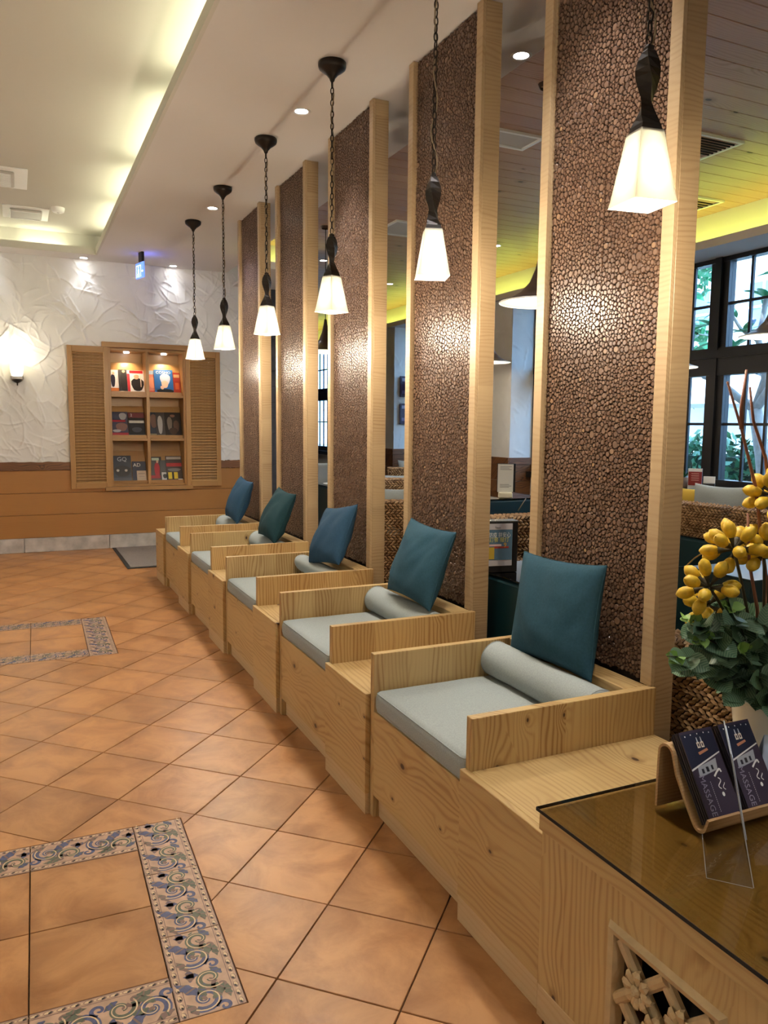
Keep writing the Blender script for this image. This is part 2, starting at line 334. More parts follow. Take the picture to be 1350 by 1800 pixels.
def terracotta():
    m, nt, N, L, P = newmat('terracotta tile')
    tc = N.new('ShaderNodeTexCoord'); oi = N.new('ShaderNodeObjectInfo')
    sc = N.new('ShaderNodeVectorMath'); sc.operation = 'SCALE'; sc.inputs[0].default_value = (17.3, 11.1, 5.7); L.new(oi.outputs['Random'], sc.inputs['Scale'])
    ad = N.new('ShaderNodeVectorMath'); ad.operation = 'ADD'; L.new(tc.outputs['Object'], ad.inputs[0]); L.new(sc.outputs[0], ad.inputs[1])
    n1 = N.new('ShaderNodeTexNoise'); n1.inputs['Scale'].default_value = 5.5; n1.inputs['Detail'].default_value = 6; n1.inputs['Roughness'].default_value = 0.62; n1.inputs['Distortion'].default_value = 0.6; L.new(ad.outputs[0], n1.inputs['Vector'])
    n2 = N.new('ShaderNodeTexNoise'); n2.inputs['Scale'].default_value = 60; n2.inputs['Detail'].default_value = 3; L.new(ad.outputs[0], n2.inputs['Vector'])
    mr = N.new('ShaderNodeMapRange'); mr.inputs['From Min'].default_value = 0.34; mr.inputs['From Max'].default_value = 0.60; L.new(n1.outputs['Fac'], mr.inputs['Value'])
    sx = N.new('ShaderNodeSeparateXYZ'); L.new(tc.outputs['Object'], sx.inputs[0])
    e = math_(N, L, 'MAXIMUM', math_(N, L, 'ABSOLUTE', sx.outputs[0]), math_(N, L, 'ABSOLUTE', sx.outputs[1]))
    er = N.new('ShaderNodeMapRange'); er.inputs['From Min'].default_value = 0.09; er.inputs['From Max'].default_value = 0.17; L.new(e, er.inputs['Value'])
    ef = math_(N, L, 'MULTIPLY', er.outputs[0], math_(N, L, 'MULTIPLY_ADD', n1.outputs['Fac'], -1.6, 1.3))
    cl = N.new('ShaderNodeClamp'); L.new(ef, cl.inputs['Value'])
    c = mixc(N, L, mr.outputs[0], (0.29, 0.115, 0.036), (0.46, 0.222, 0.085))
    c = mixc(N, L, math_(N, L, 'MULTIPLY', cl.outputs[0], 0.7), c, (0.19, 0.080, 0.030))
    c = mixc(N, L, math_(N, L, 'MULTIPLY', n2.outputs['Fac'], 0.2), c, (0.52, 0.27, 0.11))
    hs = N.new('ShaderNodeHueSaturation'); L.new(c, hs.inputs['Color']); L.new(math_(N, L, 'MULTIPLY_ADD', oi.outputs['Random'], 0.22, 0.9), hs.inputs['Value'])
    L.new(hs.outputs[0], P.inputs['Base Color'])
    L.new(math_(N, L, 'MULTIPLY_ADD', n1.outputs['Fac'], 0.25, 0.23), P.inputs['Roughness']); P.inputs['Specular IOR Level'].default_value = 0.45
    bp = N.new('ShaderNodeBump'); bp.inputs['Strength'].default_value = 0.25; bp.inputs['Distance'].default_value = 0.004
    L.new(n1.outputs['Fac'], bp.inputs['Height']); L.new(bp.outputs['Normal'], P.inputs['Normal'])
    return m
M['tile'] = terracotta()
M['print_bg'] = plain('border tile glaze', (0.42, 0.265, 0.180), 0.45, var=0.18, vscale=25)
M['print_blue'] = plain('print blue', (0.060, 0.070, 0.15), 0.45, var=0.3, vscale=80)
M['print_green'] = plain('print green', (0.085, 0.095, 0.065), 0.45, var=0.25, vscale=80)
M['print_brown'] = plain('print brown', (0.17, 0.10, 0.085), 0.45)
M['print_cream'] = plain('print cream', (0.56, 0.40, 0.24), 0.45)

def slice_mat():
    m, nt, N, L, P = newmat('wood slice end grain')
    a = N.new('ShaderNodeAttribute'); a.attribute_name = 'rnd'
    cr = N.new('ShaderNodeValToRGB'); L.new(a.outputs['Fac'], cr.inputs['Fac'])
    el = cr.color_ramp.elements
    el[0].position = 0; setc_ = lambda e, c: setattr(e, 'color', (*c, 1))
    setc_(el[0], (0.095, 0.050, 0.031)); el[1].position = 1.0; setc_(el[1], (0.36, 0.215, 0.10))
    for p, c in ((0.35, (0.140, 0.078, 0.048)), (0.75, (0.180, 0.102, 0.062)), (0.95, (0.22, 0.13, 0.08))):
        e = el.new(p); setc_(e, c)
    tc = N.new('ShaderNodeTexCoord'); n = N.new('ShaderNodeTexNoise'); n.inputs['Scale'].default_value = 160; n.inputs['Detail'].default_value = 2; L.new(tc.outputs['Object'], n.inputs['Vector'])
    c = mixc(N, L, math_(N, L, 'MULTIPLY', n.outputs['Fac'], 0.5), cr.outputs['Color'], (0.10, 0.05, 0.028))
    L.new(c, P.inputs['Base Color']); P.inputs['Roughness'].default_value = 0.38; P.inputs['Specular IOR Level'].default_value = 0.5
    return m
M['slice'] = slice_mat()
M['backing'] = plain('dark backing board', (0.022, 0.011, 0.007), 0.8)
def wicker_mat():
    m, nt, N, L, P = newmat('woven seagrass')
    a = N.new('ShaderNodeAttribute'); a.attribute_name = 'rnd'
    c = mixc(N, L, a.outputs['Fac'], (0.21, 0.105, 0.04), (0.50, 0.315, 0.15))
    L.new(c, P.inputs['Base Color']); P.inputs['Roughness'].default_value = 0.6; return m
M['wicker'] = wicker_mat()
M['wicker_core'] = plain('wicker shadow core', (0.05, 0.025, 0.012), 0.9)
def leaf_mat():
    m, nt, N, L, P = newmat('veined leaf')
    tc = N.new('ShaderNodeTexCoord'); oi = N.new('ShaderNodeObjectInfo'); s = N.new('ShaderNodeSeparateXYZ'); L.new(tc.outputs['Object'], s.inputs[0])
    ay = math_(N, L, 'ABSOLUTE', s.outputs[1])
    v = math_(N, L, 'SINE', math_(N, L, 'MULTIPLY', math_(N, L, 'MULTIPLY_ADD', ay, -0.9, s.outputs[0]), 900.0))
    v = math_(N, L, 'POWER', math_(N, L, 'MULTIPLY_ADD', v, 0.5, 0.5), 3.0)
    base = mixc(N, L, oi.outputs['Random'], (0.055, 0.135, 0.060), (0.095, 0.185, 0.120))
    c = mixc(N, L, math_(N, L, 'MULTIPLY', v, 0.6), base, (0.30, 0.40, 0.25))
    L.new(c, P.inputs['Base Color']); P.inputs['Roughness'].default_value = 0.4; return m
M['leaf'] = leaf_mat()
M['leaf_young'] = plain('young leaf', (0.20, 0.36, 0.08), 0.45)
M['bud'] = plain('yellow bud', (0.62, 0.40, 0.02), 0.5, var=0.25, vscale=60)
M['budstem'] = plain('dark bract', (0.05, 0.04, 0.018), 0.6)
M['twig'] = plain('reddish twig', (0.25, 0.095, 0.05), 0.6)
PAL = {}
def pal(c, rough=0.35):
    k = tuple(c)
    if k not in PAL: PAL[k] = plain('print colour %d' % len(PAL), lin(*c), rough)
    return PAL[k]

# lettering meshes are made first, while the scene is small
def text_mesh(body, size, mat, width=None):
    cu = bpy.data.curves.new('lettering', 'FONT'); cu.body = body; cu.size = size; cu.align_x = 'CENTER'; cu.align_y = 'CENTER'; cu.extrude = 0.0002; cu.resolution_u = 2
    o = bpy.data.objects.new('lettering', cu); COL.objects.link(o)
    dg = bpy.context.evaluated_depsgraph_get(); me = bpy.data.meshes.new_from_object(o.evaluated_get(dg))
    bpy.data.objects.remove(o); me.materials.clear(); me.materials.append(mat); me.name = 'lettering'
    if width and len(me.vertices):
        xs = [v.co.x for v in me.vertices]; w = max(xs) - min(xs)
        if w > 1e-6:
            k = width / w
            for v in me.vertices: v.co.x *= k
    return me
WHITE = pal((238, 238, 235)); 
TXT = {
    'massage': text_mesh('MASSAGE', 0.022, pal((150, 145, 165))),
    'ad': text_mesh('AD', 0.07, WHITE), 'gq': text_mesh('GQ', 0.07, pal((205, 210, 215))), 'two': text_mesh('2', 0.05, WHITE),
    'co': text_mesh('COSMO', 0.055, WHITE), 'az': text_mesh('AZ', 0.06, pal((190, 40, 40))),
    'nine': text_mesh('9', 0.055, pal((240, 190, 60))),
    'line1': text_mesh('防疫 拼安心', 0.026, WHITE, 0.105), 'line2': text_mesh('訂餐 撥打', 0.024, pal((225, 215, 120)), 0.095),
    'brand': text_mesh('Texas', 0.012, pal((40, 40, 40))),
}

# ================================================================ STRUCTURE
XS, XE = -2.6, 5.68            # hall left wall .. window glass
H = 3.145; HW = 3.25; D = 9.267
# ---- floor: base, terracotta tiles laid on the diagonal, two inlaid borders
fl = MB(); fl.box(XS, 1.9, -2.6, D + 0.3, -0.30, -0.012)
floor = struct(fl.build('floor', M['grout']), 'terracotta tiled hall floor')
f2 = MB(); f2.box(1.9, XE + 0.1, -2.6, 17.0, -0.30, 0.0)
struct(f2.build('floor', M['dfloor']), 'dark floor of the dining room')
TS, TA = 0.334, math.radians(-43.75); T0 = Vector((0.78198, 2.05881))
ex = Vector((math.cos(TA), math.sin(TA))); ey = Vector((-ex.y, ex.x))
IA = -0.0172; ica, isa = math.cos(IA), math.sin(IA)
INL = [(0.4605, 1.7665), (0.5047, 4.9745)]           # lower right outer corners of the two inlays
IW, IH = 1.32, 0.99                                   # size of an inlay (extends to the left and away)
def inl2w(o, a, b): return Vector((o[0] + ica * a - isa * b, o[1] + isa * a + ica * b))
def inside_poly_clip(poly, rect):      # pieces of a convex polygon outside a convex rectangle
    out = []; cur = poly
    for i in range(4):
        a, b = rect[i], rect[(i + 1) % 4]; d = b - a; nrm = Vector((-d.y, d.x))       # inside is on the left
        ins, outs = [], []
        for k in range(len(cur)):
            p, q = cur[k], cur[(k + 1) % len(cur)]; sp, sq = (p - a).dot(nrm), (q - a).dot(nrm)
            (ins if sp >= 0 else outs).append(p)
            if (sp >= 0) != (sq >= 0):
                x = p + (q - p) * (sp / (sp - sq)); ins.append(x); outs.append(x)
        if len(outs) > 2: out.append(outs)
        cur = ins
        if len(cur) < 3: return out
    return out
g = 0.0022; hs = TS / 2 - g
tb = MB(); tb.cbox(-hs, hs, -hs, hs, -0.012, 0.0, 0.0012)
tile_me = tb.mesh('tile', M['tile'], fix=True)
for i in range(-22, 22):
    for j in range(-22, 30):
        c = T0 + ex * ((i + 0.5) * TS) + ey * ((j + 0.5) * TS)
        if not (-1.35 < c.x < 1.42 and 0.75 < c.y < D + 0.12): continue
        poly = [c + ex * (sx * hs) + ey * (sy * hs) for sx, sy in ((-1, -1), (1, -1), (1, 1), (-1, 1))]
        hit = None
        for o in INL:
            rect = [inl2w(o, -IW - g, -g), inl2w(o, g, -g), inl2w(o, g, IH + g), inl2w(o, -IW - g, IH + g)]
            xs = [p.x for p in poly]; ys = [p.y for p in poly]; rx = [p.x for p in rect]; ry = [p.y for p in rect]
            if max(xs) < min(rx) or min(xs) > max(rx) or max(ys) < min(ry) or min(ys) > max(ry): continue
            pieces = inside_poly_clip(poly, rect)
            full = len(pieces) == 1 and len(pieces[0]) == 4 and all((pieces[0][k] - poly[k]).length < 1e-6 for k in range(4))
            ar = lambda P: abs(sum(P[k].x * P[(k + 1) % len(P)].y - P[(k + 1) % len(P)].x * P[k].y for k in range(len(P)))) / 2
            if sum(ar(P) for P in pieces) < 0.9999 * ar(poly): hit = pieces
        if hit is None:
            ob('tile', tile_me, floor, (c.x, c.y, 0), (0, 0, TA))
        else:
            mb = MB(); Rm = Matrix.Rotation(-TA, 2)
            for P in hit:
                Q = [Rm @ (p - c) for p in P]
                n = len(mb.v); mb.v += [(q.x, q.y, 0.0) for q in Q] + [(q.x, q.y, -0.012) for q in Q]; K = len(Q)
                mb.face(range(n, n + K)); [mb.face([n + k, n + K + k, n + K + (k + 1) % K, n + (k + 1) % K]) for k in range(K)]
            if mb.v:
                ct = mb.build('cut_tile', M['tile'], floor); ct.location = (c.x, c.y, 0); ct.rotation_euler = (0, 0, TA)
# printed border tile: long axis x, 0.33 x 0.165
def print_mesh():
    mb = MB(); z = 0.0007; rng = random.Random(4)
    def ell(cx, cy, a, b, ang, m, n=10, zz=z):
        ca, sa = math.cos(ang), math.sin(ang)
        mb.poly([(cx + ca * a * math.cos(t) - sa * b * math.sin(t), cy + sa * a * math.cos(t) + ca * b * math.sin(t), zz) for t in [2 * PI * k / n for k in range(n)]], m)
    def ribbon(pts, w, m, zz=z):
        P = [Vector((p[0], p[1])) for p in pts]; Lf, Rt = [], []
        for i in range(len(P)):
            t = (P[min(i + 1, len(P) - 1)] - P[max(i - 1, 0)]).normalized(); nn = Vector((-t.y, t.x)); ww = w(i / (len(P) - 1))
            Lf.append(P[i] + nn * ww); Rt.append(P[i] - nn * ww)
        for i in range(len(P) - 1):
            mb.poly([(*Lf[i], zz), (*Rt[i], zz), (*Rt[i + 1], zz), (*Lf[i + 1], zz)], m)
    def spiral(cx, cy, r0, a0, turns, sgn, w0, m, zz=z):
        pts = []; K = 26
        for k in range(K):
            t = k / (K - 1); r = r0 * (1 - 0.85 * t); a = a0 + sgn * turns * 2 * PI * t
            pts.append((cx + r * math.cos(a), cy + r * math.sin(a)))
        ribbon(pts, lambda t: w0 * (1 - 0.55 * t), m, zz)
    def acanthus(cx, cy, ang, ln, wd, m, m2):
        ca, sa = math.cos(ang), math.sin(ang)
        def T(u, v): return (cx + ca * u - sa * v, cy + sa * u + ca * v, z + 0.0001)
        up, dn = [], []
        for k in range(15):
            t = k / 14; wv = wd * math.sin(PI * min(1, t * 1.05)) ** 0.7 * (0.84 + 0.16 * math.cos(t * 6 * PI)); cv = 0.25 * ln * t * t
            up.append(T(ln * t, cv + wv)); dn.append(T(ln * t, cv - wv * 0.8))
        for k in range(14): mb.poly([up[k], dn[k], dn[k + 1], up[k + 1]], m if k % 5 else m2)
    # edge bands: line, beads, line
    for s in (-1, 1):
        for off, h in ((0.080, 0.0011), (0.060, 0.0010)):
            mb.poly([(-0.163, s * off - h, z), (0.163, s * off - h, z), (0.163, s * off + h, z), (-0.163, s * off + h, z)], 2)
        for k in range(11):
            x = -0.152 + 0.0304 * k
            ell(x, s * 0.070, 0.0118, 0.0072, 0, 2, 8, z); ell(x + 0.002, s * 0.0705, 0.0085, 0.0046, 0.2, 3, 8, z + 0.0002); ell(x - 0.004, s * 0.069, 0.0048, 0.0030, 0.4, 4, 6, z + 0.0003)
            ell(x + 0.0152, s * 0.070, 0.0026, 0.0034, 0, 3, 6, z)
    for hx, fl_ in ((-0.082, 1), (0.082, 1)):
        spiral(hx - 0.030, fl_ * 0.010, 0.040, fl_ * 2.4, 1.30, fl_, 0.0105, 0); spiral(hx - 0.030, fl_ * 0.010, 0.043, fl_ * 2.4, 1.25, fl_, 0.0022, 3, z + 0.0003)
        spiral(hx + 0.040, -fl_ * 0.014, 0.036, PI + fl_ * 0.5, 1.25, -fl_, 0.0095, 1); spiral(hx + 0.040, -fl_ * 0.014, 0.039, PI + fl_ * 0.5, 1.2, -fl_, 0.0020, 3, z + 0.0003)
        spiral(hx + 0.008, -fl_ * 0.036, 0.022, 0.4, 1.1, fl_, 0.0060, 2); spiral(hx - 0.072, -fl_ * 0.030, 0.020, 1.4, 1.1, -fl_, 0.0060, 0)
        acanthus(hx - 0.014, fl_ * 0.022, fl_ * 0.5, 0.078, 0.020, 0, 2); acanthus(hx - 0.040, -fl_ * 0.006, -fl_ * 0.9, 0.062, 0.017, 1, 2)
        acanthus(hx + 0.026, fl_ * 0.002, fl_ * 2.6, 0.062, 0.017, 1, 0); acanthus(hx + 0.040, fl_ * 0.036, -fl_ * 0.3, 0.050, 0.015, 2, 0)
        acanthus(hx - 0.080, fl_ * 0.036, fl_ * 0.2, 0.050, 0.014, 2, 1); acanthus(hx + 0.046, -fl_ * 0.046, fl_ * 0.4, 0.044, 0.012, 0, 1)
        acanthus(hx + 0.004, -fl_ * 0.050, fl_ * 2.9, 0.050, 0.012, 1, 2); acanthus(hx + 0.060, fl_ * 0.010, fl_ * 1.2, 0.040, 0.012, 0, 2)
        for q in range(3): ell(hx - 0.028 + 0.030 * q, fl_ * (0.012 - 0.014 * q), 0.009, 0.006, 0.5, 2, 8, z + 0.0002)
    for k in range(16):
        ell(rng.uniform(-0.155, 0.155), rng.uniform(-0.052, 0.052), rng.uniform(0.005, 0.011), 0.003, rng.uniform(0, PI), rng.choice((1, 2, 3)), 6, z - 0.0001)
    return mb.mesh('scroll_print', [M['print_blue'], M['print_green'], M['print_brown'], M['print_cream'], M['black'], M['print_green']])
pm = print_mesh(); bt = MB(); bt.cbox(-0.1635, 0.1635, -0.081, 0.081, -0.012, 0.0003, 0.001); bt_me = bt.mesh('border_tile', M['print_bg'], fix=True)
pt = MB(); pt.cbox(-0.1632, 0.1632, -0.1632, 0.1632, -0.012, 0.0, 0.001); pt_me = pt.mesh('inlay_tile', M['tile'], fix=True)
for o in INL:
    def put(me, a, b, rz, deco=False):
        w = inl2w(o, a, b); t = ob('border_tile' if deco else 'tile', me, floor, (w.x, w.y, 0), (0, 0, IA + rz))
        if deco: ob('scroll_print', pm, t)
    for k in range(3):
        put(bt_me, -0.0825, 0.165 + 0.33 * k, PI / 2, True); put(bt_me, -IW + 0.0825, 0.165 + 0.33 * k, PI / 2, True)
        if k: 
            pass
    for k in range(3):
        put(bt_me, -0.165 - 0.165 - 0.33 * k, IH - 0.0825, 0, True); put(bt_me, -0.165 - 0.165 - 0.33 * k, 0.0825, PI, True)
        for r in range(2): put(pt_me, -0.165 - 0.165 - 0.33 * k, 0.165 + 0.165 + 0.33 * r, 0)

# ---- trowelled plaster wall as a real height field
def smooth_noise(rng, nu, nv, cu, cv):
    a = rng.random((cv + 2, cu + 2)); x = np.linspace(0, cu, nu); y = np.linspace(0, cv, nv)
    xi = x.astype(int); yi = y.astype(int); fx = x - xi; fy = y - yi; fx = fx * fx * (3 - 2 * fx); fy = fy * fy * (3 - 2 * fy)
    A = a[np.ix_(yi, xi)]; B = a[np.ix_(yi, xi + 1)]; Cc = a[np.ix_(yi + 1, xi)]; Dd = a[np.ix_(yi + 1, xi + 1)]
    return (A * (1 - fx) + B * fx) * (1 - fy[:, None]) + (Cc * (1 - fx) + Dd * fx) * fy[:, None]
def stucco(name, w, h, res, seed, strokes, amp=0.012, hole=None):
    rng = np.random.default_rng(seed); nu = int(w / res) + 1; nv = int(h / res) + 1
    X = np.linspace(0, w, nu); Y = np.linspace(0, h, nv)
    Z = 0.006 * smooth_noise(rng, nu, nv, max(2, int(w * 3)), max(2, int(h * 3))) + 0.0025 * smooth_noise(rng, nu, nv, max(3, int(w * 14)), max(3, int(h * 10)))
    for s in range(strokes):
        px, py = rng.uniform(-0.05, w + 0.05), rng.uniform(-0.05, h + 0.05)
        ang = rng.choice([-1.0, 1.0, 2.2, -0.5]) + rng.normal(0, 0.35); ln = rng.uniform(0.08, 0.50); curv = rng.normal(0, 2.2); K = 14
        a = amp * rng.uniform(0.35, 1.0); wd = rng.uniform(0.0035, 0.010); side = rng.choice([-1, 1]); pts = []
        for k in range(K):
            pts.append((px, py)); px += math.cos(ang) * ln / K; py += math.sin(ang) * ln / K; ang += curv * ln / K + rng.normal(0, 0.10)
        P = np.array(pts); m0 = 0.09
        i0, i1 = np.searchsorted(X, [P[:, 0].min() - m0, P[:, 0].max() + m0]); j0, j1 = np.searchsorted(Y, [P[:, 1].min() - m0, P[:, 1].max() + m0])
        if i1 - i0 < 2 or j1 - j0 < 2: continue
        gx, gy = np.meshgrid(X[i0:i1], Y[j0:j1]); best = np.full(gx.shape, 9.0); sg = np.zeros(gx.shape); tt = np.zeros(gx.shape)
        for k in range(K - 1):
            d = P[k + 1] - P[k]; l2 = d @ d; t = np.clip(((gx - P[k, 0]) * d[0] + (gy - P[k, 1]) * d[1]) / l2, 0, 1)
            dx = gx - P[k, 0] - t * d[0]; dy = gy - P[k, 1] - t * d[1]; q = np.hypot(dx, dy); up = q < best
            best = np.where(up, q, best); sg = np.where(up, np.sign(d[0] * dy - d[1] * dx) * side, sg); tt = np.where(up, (k + t) / (K - 1), tt)
        fade = np.sin(PI * np.clip(tt, 0.02, 0.98)) ** 0.6
        prof = np.where(sg > 0, np.exp(-(best / (wd * 2.2)) ** 1.2), np.exp(-(best / (wd * 0.45)) ** 2))
        Z[j0:j1, i0:i1] = np.maximum(Z[j0:j1, i0:i1], 0) + a * prof * fade * (1 - 0.5 * (Z[j0:j1, i0:i1] > 0.016))
    Z = np.minimum(Z, 0.03)
    gx, gy = np.meshgrid(X, Y); co = np.stack([gx, -Z, gy], -1).reshape(-1, 3)      # local: x along, -y out of the wall, z up
    idx = np.arange(nu * nv).reshape(nv, nu); q = np.stack([idx[:-1, :-1], idx[:-1, 1:], idx[1:, 1:], idx[1:, :-1]], -1).reshape(-1, 4)
    if hole:
        cx = (gx[:-1, :-1] + res / 2).ravel(); cz = (gy[:-1, :-1] + res / 2).ravel()
        q = q[~((cx > hole[0]) & (cx < hole[1]) & (cz > hole[2]) & (cz < hole[3]))]
    me = bpy.data.meshes.new(name); me.vertices.add(len(co)); me.vertices.foreach_set('co', co.ravel().astype(np.float32))
    me.loops.add(len(q) * 4); me.loops.foreach_set('vertex_index', q.ravel().astype(np.int32)); me.polygons.add(len(q))
    me.polygons.foreach_set('loop_start', (np.arange(len(q)) * 4).astype(np.int32)); me.polygons.foreach_set('use_smooth', [True] * len(q))
    me.update(calc_edges=True); me.validate(); me.materials.append(M['stucco']); return me
# back wall of the hall (with a niche for the magazine cabinet)
NX0, NX1, NZ0, NZ1 = 0.925, 1.745, 0.695, 2.215
wb = MB(); wb.box(XS, NX0, D + 0.012, D + 0.34, 0, 3.6); wb.box(NX1, 2.62, D + 0.012, D + 0.34, 0, 3.6); wb.box(NX0, NX1, D + 0.012, D + 0.34, 0, NZ0); wb.box(NX0, NX1, D + 0.012, D + 0.34, NZ1, 3.6); wb.box(NX0, NX1, D + 0.30, D + 0.34, NZ0, NZ1)
wall_back = struct(wb.build('wall_back', M['stucco']), 'white rough plaster back wall')
o = ob('plaster', stucco('plaster', 3.7, H - 0.93, 0.0076, 7, 760, hole=(NX0 + 1.1, NX1 + 1.1, -1, NZ1 - 0.93)), wall_back, (-1.1, D, 0.93))
for k, (z0, z1) in enumerate(((0.155, 0.402), (0.405, 0.639), (0.642, 0.887))):
    for (x0, x1) in (((XS, 2.62),) if k < 2 else ((XS, NX0 - 0.002), (NX1 + 0.002, 2.62))):
        mb = MB(); mb.cbox(0, x1 - x0, -0.018, 0.012, 0, z1 - z0, 0.003); mb.build('wainscot_plank', M['wains'], wall_back).location = (x0, D, z0)
for (x0, x1) in ((XS, NX0 - 0.002), (NX1 + 0.002, 2.62)):
    mb = MB(); n = 60; rng = random.Random(3)
    prof = [(x0 + (x1 - x0) * k / n, 0.887 + 0.004 * rng.uniform(-1, 1)) for k in range(n + 1)]; top = [(x0 + (x1 - x0) * k / n, 0.975 + 0.005 * rng.uniform(-1, 1)) for k in range(n + 1)]
    for k in range(n):
        a, b, c, d = prof[k], prof[k + 1], top[k + 1], top[k]; y = D - 0.034
        mb.poly([(a[0], y, a[1]), (b[0], y, b[1]), (c[0], y + 0.006, c[1]), (d[0], y + 0.006, d[1])]); mb.poly([(d[0], y + 0.006, d[1]), (c[0], y + 0.006, c[1]), (c[0], D + 0.01, c[1] + 0.003), (d[0], D + 0.01, d[1] + 0.003)])
        mb.poly([(a[0], D + 0.01, a[1]), (b[0], D + 0.01, b[1]), (b[0], y, b[1]), (a[0], y, a[1])])
    mb.build('chair_rail', M['rail'], wall_back, fix=False)
bb = struct(ob('baseboard_back', None), 'grey stone baseboard'); 
for k in range(6):
    mb = MB(); mb.cbox(0.003, 0.867, -0.03, 0.012, 0, 0.153, 0.003); mb.build('skirting_stone', M['stone'], bb).location = (XS + 0.87 * k, D, 0)
# other walls of the shell
for nm, a in (('wall_left', (XS - 0.2, XS, -2.8, D + 0.34, 0, 3.7)), ('wall_front', (XS - 0.2, XE + 0.4, -2.8, -2.6, 0, 3.7)), ('wall_far', (2.62, XE + 0.4, 17.0, 17.2, 0, 3.7))):
    mb = MB(); mb.box(*a); struct(mb.build(nm, M['stucco'] if nm != 'wall_far' else M['slate']))
mb = MB(); mb.box(2.52, 2.86, D - 0.10, D + 0.34, 0, 3.02); mb.box(2.55, 2.62, D + 0.34, 17.0, 0, 3.7)
wd = struct(mb.build('wall_divider', M['slate']), 'dark slate clad end of the dividing wall')
rng = random.Random(8)
for k in range(16):
    x = 2.52
    while x < 2.85:
        w = min(rng.uniform(0.14, 0.3), 2.86 - x); m2 = MB(); m2.cbox(0.003, w - 0.003, -rng.uniform(0.012, 0.03), 0, 0.003, 0.182, 0.002); m2.build('slate_stone', M['slate'], wd).location = (x, D - 0.10, 0.185 * k); x += w
# ---- ceilings
tx0, tx1, ty0, ty1 = -2.0, 0.80, -1.2, 8.93          # opening of the recessed tray
mb = MB()
mb.box(tx1, 2.255, -2.6, D + 0.3, H, H + 0.03); mb.box(XS, tx0, -2.6, D + 0.3, H, H + 0.03); mb.box(tx0, tx1, ty1, D + 0.3, H, H + 0.03); mb.box(tx0, tx1, -2.6, ty0, H, H + 0.03)
mb.box(2.225, 2.255, -2.6, D, H + 0.03, HW + 0.1)
ceiling = struct(mb.build('ceiling', M['paint_ceiling']), 'dropped plaster soffit')
lp = MB()                                               # upstand lip round the tray
e_ = 0.004
lp.box(tx1 - e_, tx1 + 0.016, ty0, ty1, H - 0.003, H + 0.065); lp.box(tx0 - 0.016, tx0 + e_, ty0, ty1, H - 0.003, H + 0.065); lp.box(tx0 - 0.016, tx1 + 0.016, ty1 - e_, ty1 + 0.016, H - 0.0035, H + 0.0655); lp.box(tx0 - 0.016, tx1 + 0.016, ty0 - 0.016, ty0 + e_, H - 0.0035, H + 0.0655)
lp.build('tray_lip', M['paint_tray'], ceiling)
HT = 3.37
tr = MB(); cb = 0.17
tr.box(tx0 - cb, tx1 + cb, ty0 - cb, ty1 + cb, HT, HT + 0.04)
tr.box(tx1 + cb, tx1 + cb + 0.03, ty0 - cb, ty1 + cb, H + 0.02, HT); tr.box(tx0 - cb - 0.03, tx0 - cb, ty0 - cb, ty1 + cb, H + 0.02, HT); tr.box(tx0 - cb, tx1 + cb, ty1 + cb, ty1 + cb + 0.03, H + 0.02, HT); tr.box(tx0 - cb, tx1 + cb, ty0 - cb - 0.03, ty0 - cb, H + 0.02, HT)
struct(tr.build('ceiling', M['paint_tray']), 'recessed tray ceiling with hidden strip lights')
# roof slab added unseen to stop sun leaking past the ceilings
mb = MB(); mb.box(XS - 0.3, XE + 0.5, -2.9, 17.3, 3.72, 3.9); struct(mb.build('sun_block_roof', M['paint_ceiling']))
# wooden plank ceiling of the dining room
cw = MB(); cw.box(2.255, 5.52, -2.6, 17.0, HW + 0.014, HW + 0.04); ceilw = struct(cw.build('ceiling', M['backing']), 'wooden plank ceiling of the dining room')
pk = MB(); pw = 0.148; pk.cbox(0, 3.26, 0.0015, pw - 0.0015, 0, 0.014, 0.003); pk_me = pk.mesh('plank', M['ceilwood'], fix=True)
for k in range(int(19.5 / pw)): ob('plank', pk_me, ceilw, (2.257, -2.55 + k * pw, HW))
# cove along the window wall: soffit, lip, yellow lit back
mb = MB(); mb.box(5.24, XE + 0.1, -2.6, 17.0, 2.90, 2.925); mb.box(5.234, 5.262, -2.6, 17.0, 2.897, 2.965); mb.box(5.50, 5.53, -2.6, 17.0, 2.92, HW + 0.1)
struct(mb.build('ceiling', M['paint_ceiling']), 'window side soffit with lit cove')
mb = MB(); mb.box(2.30, 2.86, 7.95, D - 0.1, 2.98, 3.005); mb.box(2.296, 2.864, 7.944, 7.966, 2.977, 3.05); mb.box(2.28, 2.86, 8.12, 8.15, 3.0, HW + 0.1)
struct(mb.build('ceiling', M['paint_ceiling']), 'short soffit with lit cove above the slate wall')
